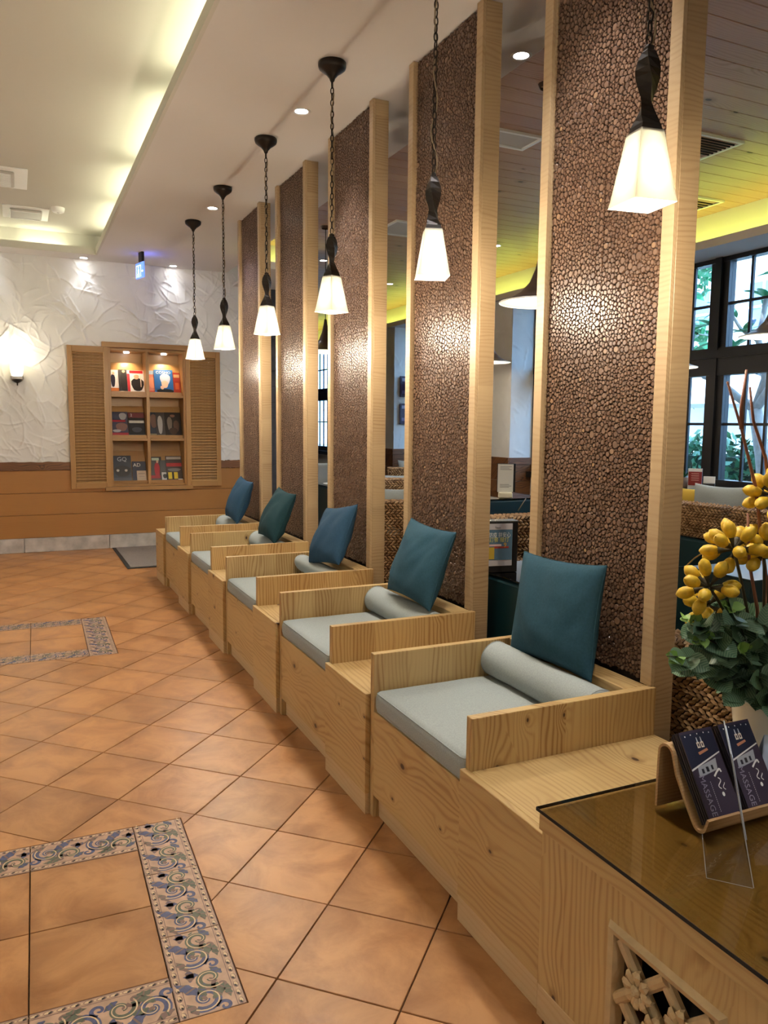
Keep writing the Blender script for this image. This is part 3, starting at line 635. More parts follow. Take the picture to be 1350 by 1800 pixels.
# ---- window wall: piers with plaster and wainscot, windows between
def pier(n, y0, y1):
    mb = MB(); mb.box(5.31, XE + 0.3, y0 + 0.01, y1, 0, 2.9)
    w = struct(mb.build('wall_window', M['stucco']), ['plaster pier nearest the camera', 'plaster pier beside the second window', 'plaster pier with two small pictures'][n])
    if n:
        s = ob('plaster', stucco('plaster', y1 - y0, 1.87, 0.014, 20 + n, 70), w, (5.31, y1, 1.03), (0, 0, -PI / 2)); s = ob('plaster', stucco('plaster', XE - 5.31, 1.87, 0.014, 30 + n, 26), w, (5.31, y0 + 0.01, 1.03))
        m1 = MB(); m1.cbox(5.285, 5.315, y0 - 0.01, y1, 0.95, 1.035, 0.004); m1.build('chair_rail', M['rail'], w)
        m1 = MB(); m1.cbox(5.30, XE, y0 - 0.012, y0 + 0.012, 0.95, 1.035, 0.004); m1.build('chair_rail', M['rail'], w)
        for k in range(4):
            m1 = MB(); m1.cbox(5.293, 5.315, y0 - 0.004, y1, 0.155 + 0.2 * k, 0.352 + 0.2 * k, 0.003); m1.cbox(5.315, XE, y0 - 0.004, y0 + 0.02, 0.155 + 0.2 * k, 0.352 + 0.2 * k, 0.003); m1.build('wainscot_plank', M['rail'], w)
    return w
pier(0, 1.9, 3.09); pier(1, 7.912, 9.3); pier(2, 11.124, 12.5)
pane_me = {}
def window(n, y0, posts, y1, label):
    w = struct(ob('window_%d' % n, None), label)
    fr = MB(); ys = [y0] + posts + [y1]
    fr.box(5.64, 5.74, y0, y1, 2.86, 2.90); fr.box(5.63, 5.75, y0, y1, 1.88, 2.12); fr.box(5.615, 5.64, y0, y1, 2.03, 2.10); fr.box(5.63, 5.75, y0, y1, 0.87, 0.958); fr.box(5.55, 5.80, y0, y1, 0.80, 0.87)
    for i, y in enumerate(ys):
        hw = 0.10 if 0 < i < len(ys) - 1 else 0.05
        fr.box(5.65, 5.73, max(y - hw, y0), min(y + hw, y1), 0.87, 2.90); fr.box(5.62, 5.65, max(y - hw * 0.35, y0), min(y + hw * 0.35, y1), 0.87, 2.90)
    fr.build('window_frame', M['frame'], w)
    mul = MB(); 
    for a, b in zip(ys, ys[1:]):
        a2 = a + (0.10 if a != y0 else 0.05); b2 = b - (0.10 if b != y1 else 0.05); nc = max(1, round((b2 - a2) / 0.215)); cw_ = (b2 - a2) / nc
        for k in range(1, nc): mul.box(5.672, 5.695, a2 + k * cw_ - 0.012, a2 + k * cw_ + 0.012, 0.95, 2.87)
        for z in (1.45, 2.50): mul.box(5.671, 5.696, a2, b2, z - 0.012, z + 0.012)
        for k in range(nc):
            for z0, z1 in ((0.958, 1.45), (1.45, 1.88), (2.12, 2.50), (2.50, 2.86)):
                key = (round(cw_, 3), z0)
                if key not in pane_me:
                    p = MB(); p.box(-0.003, 0.003, 0, cw_, z0, z1); pane_me[key] = p.mesh('pane', M['pane'], fix=True)
                ob('pane', pane_me[key], w, (5.683, a2 + k * cw_, 0))
    mul.build('glazing_bars', M['frame'], w)
    hd = MB(); hd.tube([(5.60, y0 + 0.2, 1.05), (5.57, y0 + 0.2, 1.07), (5.57, y0 + 0.2, 1.20)], 0.008, 6); hd.build('window_handle', M['chrome'], w)
    return w
window(1, 3.09, [4.15, 5.21, 6.27], 7.912, 'black framed window with many panes facing the garden')
window(2, 9.3, [10.2], 11.124, 'second black framed window between plaster piers')
window(3, 12.5, [13.6, 14.7, 15.8], 17.0, 'farthest black framed window')
for a, b in ((-2.6, 1.9), (3.09, 7.912), (9.3, 11.124), (12.5, 17.0)):
    mb = MB(); mb.box(5.62, XE + 0.3, a, b, 0, 0.80); mb.box(5.56, XE + 0.3, a, b, 2.925, 3.7); 
    if a < 0: mb.box(5.62, XE + 0.3, a, b, 0.8, 2.9)
    struct(mb.build('wall_window', M['stucco']), 'low wall under the windows')

# ================================================================ LIGHTS OF THE PLACE
def strip_tube(x0, y0, x1, y1, z, mat):
    t = ob('strip_light', None, ceiling, (x0, y0, z)); v = Vector((x1 - x0, y1 - y0, 0)); d = v.normalized()
    m1 = MB(); m1.tube([(0, 0, 0.02), tuple(v + Vector((0, 0, 0.02)))], 0.013, 8); m1.build('tube', mat, t, smooth=True)
    m2 = MB()
    for s0, s1 in ((0, 0.03), (v.length - 0.03, v.length)):
        m2.tube([tuple(d * s0 + Vector((0, 0, 0.02))), tuple(d * s1 + Vector((0, 0, 0.02)))], 0.017, 8)
    m2.tube([(0, 0, 0.004), tuple(v + Vector((0, 0, 0.004)))], 0.006, 4); m2.build('batten', M['white'], t)
zl = H + 0.036
for a, b in ((-0.9, 0.6), (0.75, 2.2), (2.3, 4.7), (5.0, 6.3), (6.5, 7.5), (7.62, 8.75)):
    strip_tube(tx1 + 0.085, a, tx1 + 0.085, b, zl, M['tubelight']); strip_tube(tx0 - 0.085, a, tx0 - 0.085, b, zl, M['tubelight'])
for a, b in ((-1.9, -1.0), (-0.85, -0.1), (0.05, 0.55)): strip_tube(a, ty1 + 0.085, b, ty1 + 0.085, zl, M['tubelight'])
for k in range(4): strip_tube(5.34, -1.0 + 4.4 * k, 5.34, 3.3 + 4.4 * k, 2.93, M['ytube'])
strip_tube(2.33, 8.04, 2.83, 8.04, 3.01, M['ytube'])
def downlight(x, y, z, power, label, aim=(0, 0, -1), angle=1.5, color=COOL, group='recessed ceiling downlights'):
    t = thing('downlight', label, 'downlight', (x, y, z), 0, group)
    m1 = MB(); m1.lathe([(0.036, -0.001), (0.048, -0.004), (0.052, 0.0), (0.050, 0.0)], 20); m1.build('trim_ring', M['white'], t, smooth=True)
    m2 = MB(); rg = m2.lathe([(0.0365, -0.001), (0.030, 0.0)], 20); m2.face([rg[-1] + k for k in range(20)]); m2.build('lens', M['led'], t)
    lamp('downlight_beam', 'SPOT', (0, 0, -0.012), power, color, t, 0.03, aim, angle, 0.75)
for k, y in enumerate((-0.05, 2.16, 4.367, 6.584, 8.5)[:4]): downlight(1.493, y, H, DOWN_W, ['downlight above the near end of the bench row', 'downlight between the first two pendants', 'downlight right of the third hanging pendant canopy', 'downlight beside the two farthest pendant canopies'][k])
for k, y in enumerate((1.07, 3.279, 5.49, 7.7)): downlight(2.204 if k else 2.2, y, H, DOWN_W * 0.45, ['downlight over the near wicker chair', 'downlight between the two nearest columns, at the edge of the plank ceiling', 'downlight behind the third column', 'downlight behind the farthest column'][k])
for k, x in enumerate((-0.24, 0.695, 1.629)): downlight(x, 9.16, H, WALLSPOT_W, ['downlight by the back wall outside the left edge', 'downlight by the back wall at the corner of the tray', 'downlight by the back wall right of the hanging sign'][k], (0, 0.02, -1), 1.5, (0.90, 0.93, 1.0))
for x, y in ((-2.3, 1.6), (-2.3, 4.4), (-2.3, 7.2), (0.4, -1.9)): downlight(x, y, H, DOWN_W * 2.5, 'added fill downlight in the unseen soffit, at the far left or behind the viewer', angle=2.2, color=(1.0, 0.93, 0.82))  # added unseen downlights, ambient fill for the hall
for k, (x, y) in enumerate(((4.522, 7.076), (4.5, 4.6), (4.5, 9.6), (3.2, 6.0), (3.2, 8.6))): downlight(x, y, HW, DOWN_W * 0.7, ['small downlight in the plank ceiling right of the second column', 'downlight in the plank ceiling by the windows', 'far downlight in the plank ceiling by the windows', 'downlight in the plank ceiling over the tables', 'far downlight in the plank ceiling over the tables'][k])

# pendants over the side boxes
link = MB(); K = 12; link.tube([(0.0075 * math.cos(2 * PI * k / K), 0, 0.0165 * math.sin(2 * PI * k / K) * (1.0)) for k in range(K)], 0.0026, 5, closed=True); link_me = link.mesh('chain_link', M['iron'], smooth=True, fix=True)
can = MB(); rg = can.lathe([(0.008, -0.088), (0.012, -0.082), (0.014, -0.074), (0.030, -0.055), (0.052, -0.040), (0.058, -0.034), (0.064, -0.030), (0.068, -0.018), (0.068, -0.004), (0.064, 0.0)], 24); can_me = can.mesh('canopy', M['iron'], smooth=True, fix=True)
st = MB(); S2 = math.sqrt(2)
prof = [(0.006, 2.350, 0), (0.009, 2.345, 0), (0.009, 2.338, 0), (0.012, 2.334, 0), (0.018, 2.315, 0.15), (0.0215, 2.292, 0.3), (0.0215, 2.275, 0.45), (0.018, 2.252, 0.6), (0.0125, 2.228, 0.78), (0.0115, 2.215, 0.9), (0.014, 2.202, 1.1), (0.020, 2.180, 1.35), (0.026, 2.160, PI / 2), (0.031, 2.140, PI / 2)]
st.lathe([(r * S2, z) for r, z, t in prof], 4, ang0=PI / 4, twist=[t for r, z, t in prof]); st_me = st.mesh('twisted_stem', M['iron'], fix=True)
sh = MB(); out = [(0.0315, 2.146), (0.034, 2.134), (0.039, 2.098), (0.0475, 2.045), (0.0555, 1.992), (0.0595, 1.972)]
sh.lathe([(r * S2, z) for r, z in out] + [((r - 0.0035) * S2, z) for r, z in out[::-1]], 4, ang0=PI / 4); sh_me = sh.mesh('lamp_shade', M['opal'], fix=True)
bl = MB(); bl.lathe([(0.002, 2.000), (0.014, 2.006), (0.021, 2.022), (0.021, 2.034), (0.014, 2.056), (0.010, 2.075), (0.010, 2.11)], 12); bl_me = bl.mesh('bulb', M['bulb'], smooth=True, fix=True)
PEND = [(1.433, 1.580, -0.14), (1.433, 2.685, -0.35), (1.433, 3.735, 0.42), (1.433, 4.860, 0.50), (1.433, 5.980, 0.30), (1.433, 7.070, 0.60)]
PL = ['nearest and largest pendant lamp, hanging against the right hand column', 'second nearest pendant lamp, hanging against the second column', 'third pendant lamp, its canopy the biggest one visible on the ceiling', 'fourth pendant lamp counted from the camera', 'fifth pendant lamp counted from the camera', 'farthest and smallest pendant lamp, in front of the right shutter']
for (x, y, rz), lb in zip(PEND, PL):
    t = thing('pendant_lamp', lb, 'pendant lamp', (x, y, 0), 0, 'twisted stem pendant lamps over the bench row')
    ob('canopy', can_me, t, (0, 0, H)); s = ob('twisted_stem', st_me, t, None, (0, 0, rz)); ob('lamp_shade', sh_me, t, None, (0, 0, rz)); ob('bulb', bl_me, t)
    z = H - 0.088 - 0.014; k = 0
    while z > 2.350:
        ob('chain_link', link_me, t, (0, 0, z), (0, 0, (PI / 2 if k % 2 else 0) + rz + 0.4)); z -= 0.0272; k += 1
    cb_ = MB(); cb_.tube([(0.010 * math.sin(q * 0.9), 0.010 * math.cos(q * 0.7), H - 0.085 - (H - 0.085 - 2.345) * q / 24) for q in range(25)], 0.0028, 5); cb_.build('cable', M['cable'], t, smooth=True)
    lamp('lamp_glow', 'POINT', (0, 0, 2.045), 1.9, (1.0, 0.96, 0.88), t, 0.02)
    lamp('lamp_light', 'POINT', (0, 0, 1.895), PENDANT_W, WARM, t, 0.035)

# ================================================================ BENCH ROW
XB, XA = 1.098, 1.117      # front of boxes, front of seats and arms
ZB, ZA = 0.456, 0.609
XBK = 1.79
P = 1.0999; BN = [2.5111 + (k - 2) * P for k in range(0, 8)]     # near face of box k (k>=2)
BF = [b + P - 0.6848 for b in BN]                                 # far face of box k
BF[1] = 1.842; TA_ = 0.030
# seats
ORD = ['nearest', 'second', 'third', 'fourth', 'farthest']
for i in range(1, 6):
    y0, y1 = BF[i], BN[i + 1]                 # inner face of near arm .. far face of far arm
    t = thing('bench_seat', '%s pine bench seat of the row, open box with two low arms' % ORD[i - 1] if i in (1, 5) else '%s pine bench seat from the camera, open box with two low arms' % ORD[i - 1], 'bench', (XA, y0, 0), 0, 'pine bench seats along the columns')
    W = y1 - TA_ - y0; DX = XBK - XA
    def part(nm, mat, *a, b=0.0015):
        mb = MB(); mb.cbox(*a, b); return mb.build(nm, mat, t)
    part('arm', M['pine_arm'], 0, DX, -TA_, 0, 0.40, ZA); part('arm', M['pine_arm'], 0, DX, W, W + TA_, 0.0, ZA)
    part('front_panel', M['pine_front'], 0.0, 0.022, 0.001, W - 0.001, 0.085, 0.400)
    part('seat_board', M['pine_y'], 0.022, DX, 0.001, W - 0.001, 0.375, 0.398)
    part('plinth', M['plinth'], 0.022, 0.045, 0.001, W - 0.001, 0.0, 0.085)
    part('back_ledge', M['pine_y'], 0.572, 0.659, 0.001, W - 0.001, 0.578, 0.6085)
    part('back_board', M['pine_y'], 0.574, 0.592, 0.002, W - 0.002, 0.40, 0.577)
# side boxes
BL = ['pine side box between the counter and the nearest seat', 'pine side box between the first and second seats', 'pine side box between the second and third seats', 'pine side box between the third and fourth seats', 'pine side box between the fourth and farthest seats', 'pine end box closing the far end of the row']
for k in range(1, 7):
    y0 = 1.452 if k == 1 else BN[k] + 0.001; y1 = BF[k] - (0 if k < 6 else 0.02)
    t = thing('side_box', BL[k - 1], 'box', (XB, y0, 0), 0, 'pine side boxes along the columns'); W = y1 - y0
    ya = W - TA_ - 0.001 if k < 6 else W                    # the next arm stands on the far end
    def part(nm, mat, *a, b=0.0015):
        mb = MB(); mb.cbox(*a, b); return mb.build(nm, mat, t)
    part('front_panel', M['pine_front'], 0, 0.02, 0, W, 0.078, ZB - 0.0005)
    part('top_board', M['pine_y'], 0.0202, XBK - XB, 0, ya, ZB - 0.022, ZB)
    part('side_panel', M['pine_arm'], 0.0202, XBK - XB, 0, 0.018, 0.078, ZB - 0.0225)
    if k == 6: part('side_panel', M['pine_z'], 0.0202, XBK - XB, W - 0.018, W, 0.078, ZB - 0.0225)
    part('plinth', M['plinth'], 0.001, 0.3, 0.001, W - 0.001, 0.0, 0.0775)
# cushions, bolsters, pillows
CL = ['grey linen seat cushion on the nearest bench seat', 'grey linen seat cushion on the second bench seat', 'grey linen seat cushion on the third bench seat', 'grey linen seat cushion on the fourth bench seat', 'grey linen seat cushion on the farthest bench seat']
for i in range(1, 6):
    y0, y1 = BF[i] + 0.006, BN[i + 1] - TA_ - 0.006; w = y1 - y0; rng = random.Random(i)
    t = thing('seat_cushion', CL[i - 1], 'cushion', ((XA - 0.004 + 1.684) / 2, (y0 + y1) / 2, 0.399), 0, 'grey seat cushions')
    b = rounded(1.684 - XA + 0.004, w, 0.082, 0.026, 4); bmesh.ops.subdivide_edges(b, edges=[e for e in b.edges if e.calc_length() > 0.2], cuts=7, use_grid_fill=True)
    for v in b.verts:
        if v.co.z > 0.05:
            v.co.z += 0.008 * (1 - (v.co.x / 0.29) ** 2) * (1 - (2 * v.co.y / w) ** 2) + 0.0035 * noise.noise(Vector((v.co.x * 7, v.co.y * 7, i * 3.1)))
    bm_obj('cushion_cover', b, M['linen'], t)
    hx, hy = (1.684 - XA + 0.004) / 2 - 0.006, w / 2 - 0.006
    for zz in (0.010, 0.074):
        pp = MB(); r = 0.02; pts = []
        for cx, cy, a0 in ((hx - r, hy - r, 0), (-hx + r, hy - r, PI / 2), (-hx + r, -hy + r, PI), (hx - r, -hy + r, 1.5 * PI)):
            for q in range(4): a = a0 + PI / 2 * q / 3; pts.append((cx + r * math.cos(a), cy + r * math.sin(a), zz))
        pp.tube(pts, 0.0025, 5, closed=True); pp.build('piping', M['linen'], t, smooth=True)
BO = ['round grey bolster on the nearest bench seat', 'round grey bolster on the second bench seat', 'flattened grey bolster with white piping on the third bench seat', 'round grey bolster on the fourth bench seat', 'round grey bolster on the farthest bench seat']
for i in range(1, 6):
    y0, y1 = BF[i] + 0.01, BN[i + 1] - TA_ - 0.012; ln = y1 - y0; R = 0.066; flat = (i == 3)
    t = thing('bolster', BO[i - 1], 'bolster', (1.612, (y0 + y1) / 2, 0.4885), 0, 'grey bolsters along the seat backs')
    mb = MB(); nseg = 28; prof = [(0.0, 0.0), (0.02, 0.0), (0.045, 0.001), (0.058, 0.004), (0.0645, 0.011), (R, 0.022)]
    prof = prof + [(R * (1 + 0.012 * math.sin(q * 1.7 + i)), 0.022 + (ln - 0.044) * q / 9) for q in range(1, 9)] + [(r, ln - yy) for r, yy in prof[::-1]]
    n0 = len(mb.v); mb.lathe(prof[1:-1], nseg)
    mb.face(range(n0, n0 + nseg)); mb.face(range(len(mb.v) - nseg, len(mb.v)))
    mb.v = [(a, c - ln / 2, b) for a, b, c in mb.v]
    def press(v):
        x, y, z = v; z = max(z, -R * 0.82) + R * 0.82
        if flat: z = z * 0.92; x = x - 0.03 * (z / R - 0.8)
        return (x, y, z + 0.002 * noise.noise(Vector((x * 20, y * 9, i))))
    mb.v = [press(v) for v in mb.v]; mb.build('bolster_cover', M['linen'], t, smooth=True)
    for e in (-1, 1):
        pp = MB(); pp.tube([press((0.0655 * math.cos(2 * PI * k / 24), e * (ln / 2 - 0.014), 0.0655 * math.sin(2 * PI * k / 24))) for k in range(24)], 0.0022, 5, closed=True); pp.build('piping', M['piping'] if flat else M['linen'], t, smooth=True)
def pillow_mesh(w, h, T, seed, mat, nu=30):
    mb = MB(); rng = random.Random(seed); idx = {}
    for side in (1, -1):
        for i in range(nu + 1):
            for j in range(nu + 1):
                u = math.sin((i / nu * 2 - 1) * PI / 2); v = math.sin((j / nu * 2 - 1) * PI / 2); rim = i in (0, nu) or j in (0, nu)
                if rim and side == -1: idx[(side, i, j)] = idx[(1, i, j)]; continue
                x = w / 2 * u * (1 - 0.075 * (1 - v * v)); y = h / 2 * v * (1 - 0.075 * (1 - u * u))
                f = ((1 - u * u) * (1 - v * v)); z = T / 2 * f ** 0.42
                y -= 0.012 * f                                      # filling settles
                z *= 1 + 0.20 * (-v) * (1 - v * v)
                if not rim:
                    p = Vector((x * 5.5, y * 7 + 0.8 * math.sin(x * 9 + seed), seed * 3.7 + side))
                    wr = noise.noise(p) * 0.013 + noise.noise(p * 2.6) * 0.006
                    fold = math.sin((y * 34 + x * 9 * math.sin(seed) + 2.2 * noise.noise(Vector((x * 4, y * 4, seed))))) * 0.0035 * (0.25 + 0.75 * max(0, -v)) * f ** 0.3
                    z += (wr + fold) * min(1, f * 3)
                idx[(side, i, j)] = len(mb.v); mb.v.append((x, y, side * z))
        for i in range(nu):
            for j in range(nu): q = [idx[(side, i, j)], idx[(side, i + 1, j)], idx[(side, i + 1, j + 1)], idx[(side, i, j + 1)]]; mb.face(q if side > 0 else q[::-1])
    return mb, w, h
PIL = [  # bottom centre, top centre, width, thickness, roll, material, label
    ((1.655, 2.190, 0.588), (1.715, 2.200, 0.962), 0.455, 0.14, 0.02, 'teal', 'dark teal pillow standing upright on the nearest seat'),
    ((1.590, 3.165, 0.625), (1.705, 3.235, 0.958), 0.44, 0.14, -0.23, 'teal', 'dark teal pillow on the second seat, tilted with one corner up'),
    ((1.575, 4.230, 0.612), (1.705, 4.345, 0.925), 0.43, 0.14, -0.17, 'teal3', 'blue teal pillow on the third seat'),
    ((1.555, 5.330, 0.612), (1.705, 5.375, 0.945), 0.42, 0.14, -0.17, 'teal2', 'darkest green teal pillow, on the fourth seat'),
    ((1.575, 6.420, 0.622), (1.705, 6.440, 0.955), 0.42, 0.14, -0.12, 'teal3', 'blue teal pillow on the farthest seat')]
for k, (b0, t0, w, T, roll, mat, lb) in enumerate(PIL):
    b0, t0 = Vector(b0), Vector(t0); up = (t0 - b0); hgt = up.length * 1.0; up.normalize()
    yv = Vector((0, -1, 0)); yv = (yv - up * yv.dot(up)).normalized(); nv = yv.cross(up)
    Mx = Matrix((( yv.x, up.x, nv.x), (yv.y, up.y, nv.y), (yv.z, up.z, nv.z))).to_4x4() @ Matrix.Rotation(roll, 4, 'Z')
    mb, w_, h_ = pillow_mesh(w, hgt, T, k + 1, M[mat])
    t = thing('throw_pillow', lb, 'pillow', tuple(b0), 0, 'teal throw pillows on the bench seats')
    mb.v = [tuple(Mx @ (Vector(p) + Vector((0, hgt / 2, 0)))) for p in mb.v]; mb.build('pillow_cover', M[mat], t, smooth=True)
    sm = MB(); n = 24; edge = []
    for a in range(4):
        for q in range(n):
            u = math.sin((q / n * 2 - 1) * PI / 2); uu, vv = ((u, -1), (1, u), (-u, 1), (-1, -u))[a]
            edge.append(tuple(Mx @ (Vector((w / 2 * uu * (1 - 0.075 * (1 - vv * vv)), hgt / 2 * vv * (1 - 0.075 * (1 - uu * uu)), 0)) + Vector((0, hgt / 2, 0)))))
    sm.tube(edge, 0.0028, 5, closed=True); sm.build('seam', M[mat], t, smooth=True)

# ---- columns with wood slice mosaics
def pack(w, h, seed):
    """big slices first at random, then always the largest circle that still fits"""
    rng = np.random.default_rng(seed); st = 0.0012; xs = np.arange(st / 2, w, st); ys = np.arange(st / 2, h, st); GX, GY = np.meshgrid(xs, ys)
    edge = np.minimum(np.minimum(GX, w - GX), np.minimum(GY, h - GY)) + 0.0012; Df = edge.copy(); pts = []
    def add(x, y, r):
        pts.append((x, y, r)); R = r + 0.022
        i0, i1 = np.searchsorted(xs, [x - R, x + R]); j0, j1 = np.searchsorted(ys, [y - R, y + R])
        d = np.hypot(GX[j0:j1, i0:i1] - x, GY[j0:j1, i0:i1] - y) - r; np.minimum(Df[j0:j1, i0:i1], d, out=Df[j0:j1, i0:i1])
    for r, n in ((0.0135, 4), (0.0115, 12), (0.0098, 28), (0.0084, 60)):
        for q in range(n):
            rr = r * rng.uniform(0.92, 1.08); ok = np.argwhere((Df > rr) & (Df < rr * 1.22))
            if len(ok) == 0: ok = np.argwhere(Df > rr)
            if len(ok) == 0: break
            j, i = ok[rng.integers(len(ok))]; add(xs[i], ys[j], rr)
    cap = 0.0078
    while len(pts) < 900:
        k = int(np.argmax(Df)); j, i = divmod(k, len(xs)); r = Df[j, i]
        if r < 0.0021: break
        add(xs[i], ys[j], min(r, cap * rng.uniform(0.8, 1.1)))
    return np.array([(x, y, r * 0.965) for x, y, r in pts])
SW, SH = 0.2865, 0.284
packs = [pack(SW, SH, s) for s in range(5)]
rng = random.Random(11)
def slice_verts(nv, r, rg):
    e = rg.uniform(0.88, 1.0); a0 = rg.uniform(0, PI); hgt = rg.uniform(0.005, 0.0085); base, top, inn = [], [], []
    for k in range(nv):
        a = 2 * PI * k / nv; q = r * (1 + rg.uniform(-0.05, 0.05)); x, y = q * math.cos(a), q * math.sin(a) * e
        x, y = x * math.cos(a0) - y * math.sin(a0), x * math.sin(a0) + y * math.cos(a0)
        base.append((x, y, 0)); top.append((x * 0.97, y * 0.97, hgt * 0.75)); inn.append((x * 0.84, y * 0.84, hgt))
    return base, top, inn
SV = []                                     # shared meshes for the slices picked out one by one
for k in range(28):
    rg = random.Random(100 + k); mb = MB(); base, top, inn = slice_verts(10, 1.0, rg); hz = rg.uniform(0.0055, 0.0085)
    mb.v = [(x, y, 0) for x, y, z in base] + [(x * 0.98, y * 0.98, hz * 0.72) for x, y, z in base] + [(x * 0.84, y * 0.84, hz) for x, y, z in base]
    c = 0.97 if k < 1 else rg.random() * 0.93
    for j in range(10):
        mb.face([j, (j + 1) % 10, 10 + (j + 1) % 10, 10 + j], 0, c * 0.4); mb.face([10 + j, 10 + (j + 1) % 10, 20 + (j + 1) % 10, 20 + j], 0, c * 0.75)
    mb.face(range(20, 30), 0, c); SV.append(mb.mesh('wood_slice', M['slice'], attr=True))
YC = [1.8228 + k * P for k in range(5)]; CW = 0.6725; FW = 0.048; XC, XCR = 1.776, 1.869
COLL = ['nearest column of wood slice mosaic in a pale oak frame, at the right', 'second column from the right, wood slice mosaic in an oak frame', 'middle column of the five wood slice columns', 'fourth wood slice column from the camera', 'farthest wood slice column, beside the plaster back wall']
for ci, yc in enumerate(YC):
    t = thing('slice_column', COLL[ci], 'column', (XC, yc, 0), 0, 'wood slice columns behind the bench row')
    for a, b in ((0, FW), (CW - FW, CW)):
        m1 = MB(); m1.cbox(0.0155, XCR - XC, a, b, 0, H - 0.001, 0.0015); m1.build('side_board', M['oak_x'], t)
        m1 = MB(); m1.cbox(0.0, 0.015, a, b, 0 if False else 0.61, H - 0.001, 0.001); m1.build('front_strip', M['oak_y'], t)
    m1 = MB(); m1.box(0.030, 0.060, FW, CW - FW, 0.0, H - 0.001); board = m1.build('backing_board', M['backing'], t)
    m1 = MB(); m1.box(0.066, XCR - XC - 0.002, FW, CW - FW, 0.0, H - 0.001); m1.build('rear_panel', M['oak_x'], t)
    rest = MB(); single = []; zr = 0.526
    for row in range(10):
        z0 = zr + SH * row
        for cl_ in range(2):
            rg = random.Random(ci * 97 + row * 7 + cl_); pk_ = packs[rg.randrange(5)]; fx, fy = rg.random() < 0.5, rg.random() < 0.5; lift = rg.uniform(0, 0.0018); tone = rg.uniform(-0.13, 0.13)
            for (px, py, r) in pk_:
                yy = FW + 0.001 + cl_ * (SW + 0.002) + (SW - px if fx else px); zz = z0 + (SH - py if fy else py)
                if zz < 0.613 or zz + r > H: continue
                single.append((r, yy, zz, lift, tone))
    # the column's own 300 slices that show largest are picked out, for the two nearest columns
    cand = sorted(single, key=lambda s: -s[0] / (1 + 0.15 * abs(s[2] - 1.5)))[:300] if ci < 2 else []
    cs = set(cand)
    for s in cand:
        r, yy, zz, lift, tone = s
        ob('wood_slice', SV[rng.randrange(28)], board, (0.030 - lift, yy, zz), (0, -PI / 2, 0), (r * 1.0, r * 1.0, 1.0))
    nv = 9 if ci < 2 else (7 if ci == 2 else 6)
    for s in single:
        if s in cs: continue
        r, yy, zz, lift, tone = s; c = min(0.93, max(0.0, rng.random() * 0.8 + tone + 0.08)); c = 1.0 if rng.random() < 0.004 else c
        base, top, inn = slice_verts(nv, r, rng); n0 = len(rest.v); x0 = 0.030 - lift
        rest.v += [(x0 - z, yy + y, zz + x) for x, y, z in base] + [(x0 - z, yy + y, zz + x) for x, y, z in top] + [(x0 - z, yy + y, zz + x) for x, y, z in inn]
        for j in range(nv):
            k2 = (j + 1) % nv
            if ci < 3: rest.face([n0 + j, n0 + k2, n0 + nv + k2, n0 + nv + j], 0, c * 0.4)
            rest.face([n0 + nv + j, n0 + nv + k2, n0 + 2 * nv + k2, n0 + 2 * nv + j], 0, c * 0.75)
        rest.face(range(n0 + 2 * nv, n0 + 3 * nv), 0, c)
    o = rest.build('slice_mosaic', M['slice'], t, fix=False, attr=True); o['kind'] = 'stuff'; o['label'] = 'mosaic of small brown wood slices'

# ================================================================ COUNTER in the near right corner
t = thing('counter', 'knotty pine counter with a carved vent panel, cut off by the right edge', 'counter', (1.085, 1.450, 0))
def cpart(nm, mat, *a, b=0.0015, parent=None):
    mb = MB(); mb.cbox(*a, b); return mb.build(nm, mat, parent or t)
ZC = 0.5175; CL_ = 1.9
cpart('worktop', M['pine_y'], 0.0, 0.70, -CL_, 0.0, ZC - 0.045, ZC)
# front panel pieces round the carved opening
PY0, PY1, PZ0, PZ1 = -0.548, -0.248, 0.090, 0.390
fp = MB(); fp.box(0.008, 0.028, -CL_, PY0, 0.08, ZC - 0.0455); fp.box(0.008, 0.028, PY1, -0.004, 0.08, ZC - 0.0455); fp.box(0.008, 0.028, PY0, PY1, 0.08, PZ0); fp.box(0.008, 0.028, PY0, PY1, PZ1, ZC - 0.0455)
fp.build('front_panel', M['pine_z'], t)
cpart('side_panel', M['pine_z'], 0.0285, 0.68, -0.024, -0.004, 0.08, ZC - 0.0455); cpart('plinth', M['plinth'], 0.006, 0.3, -CL_, -0.006, 0, 0.0795)
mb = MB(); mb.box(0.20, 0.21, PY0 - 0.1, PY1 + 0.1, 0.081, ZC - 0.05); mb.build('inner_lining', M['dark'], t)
vent = ob('carved_vent', None, t, (0.006, (PY0 + PY1) / 2, (PZ0 + PZ1) / 2)); vent['label'] = 'carved pale wood flower lattice'
hp = 0.150
fr = MB()
for s, ax in ((1, 0), (-1, 0), (1, 1), (-1, 1)):
    o_, i_ = hp, hp - 0.026; pts = [(0.004, -o_ - 0.004), (-0.010, -o_ + 0.006), (-0.006, -i_ - 0.008), (0.004, -i_ - 0.004), (0.020, -i_)]
    n0 = len(fr.v)
    for e in (-1, 1):
        for (xx, dd) in pts:
            d_ = -dd; fr.v.append((xx, e * d_, s * d_) if ax == 0 else (xx, s * d_, e * d_))
    for k in range(len(pts) - 1): fr.face([n0 + k, n0 + k + 1, n0 + 5 + k + 1, n0 + 5 + k])
fr.build('vent_frame', M['carve'], vent)
lb_ = 0.0575
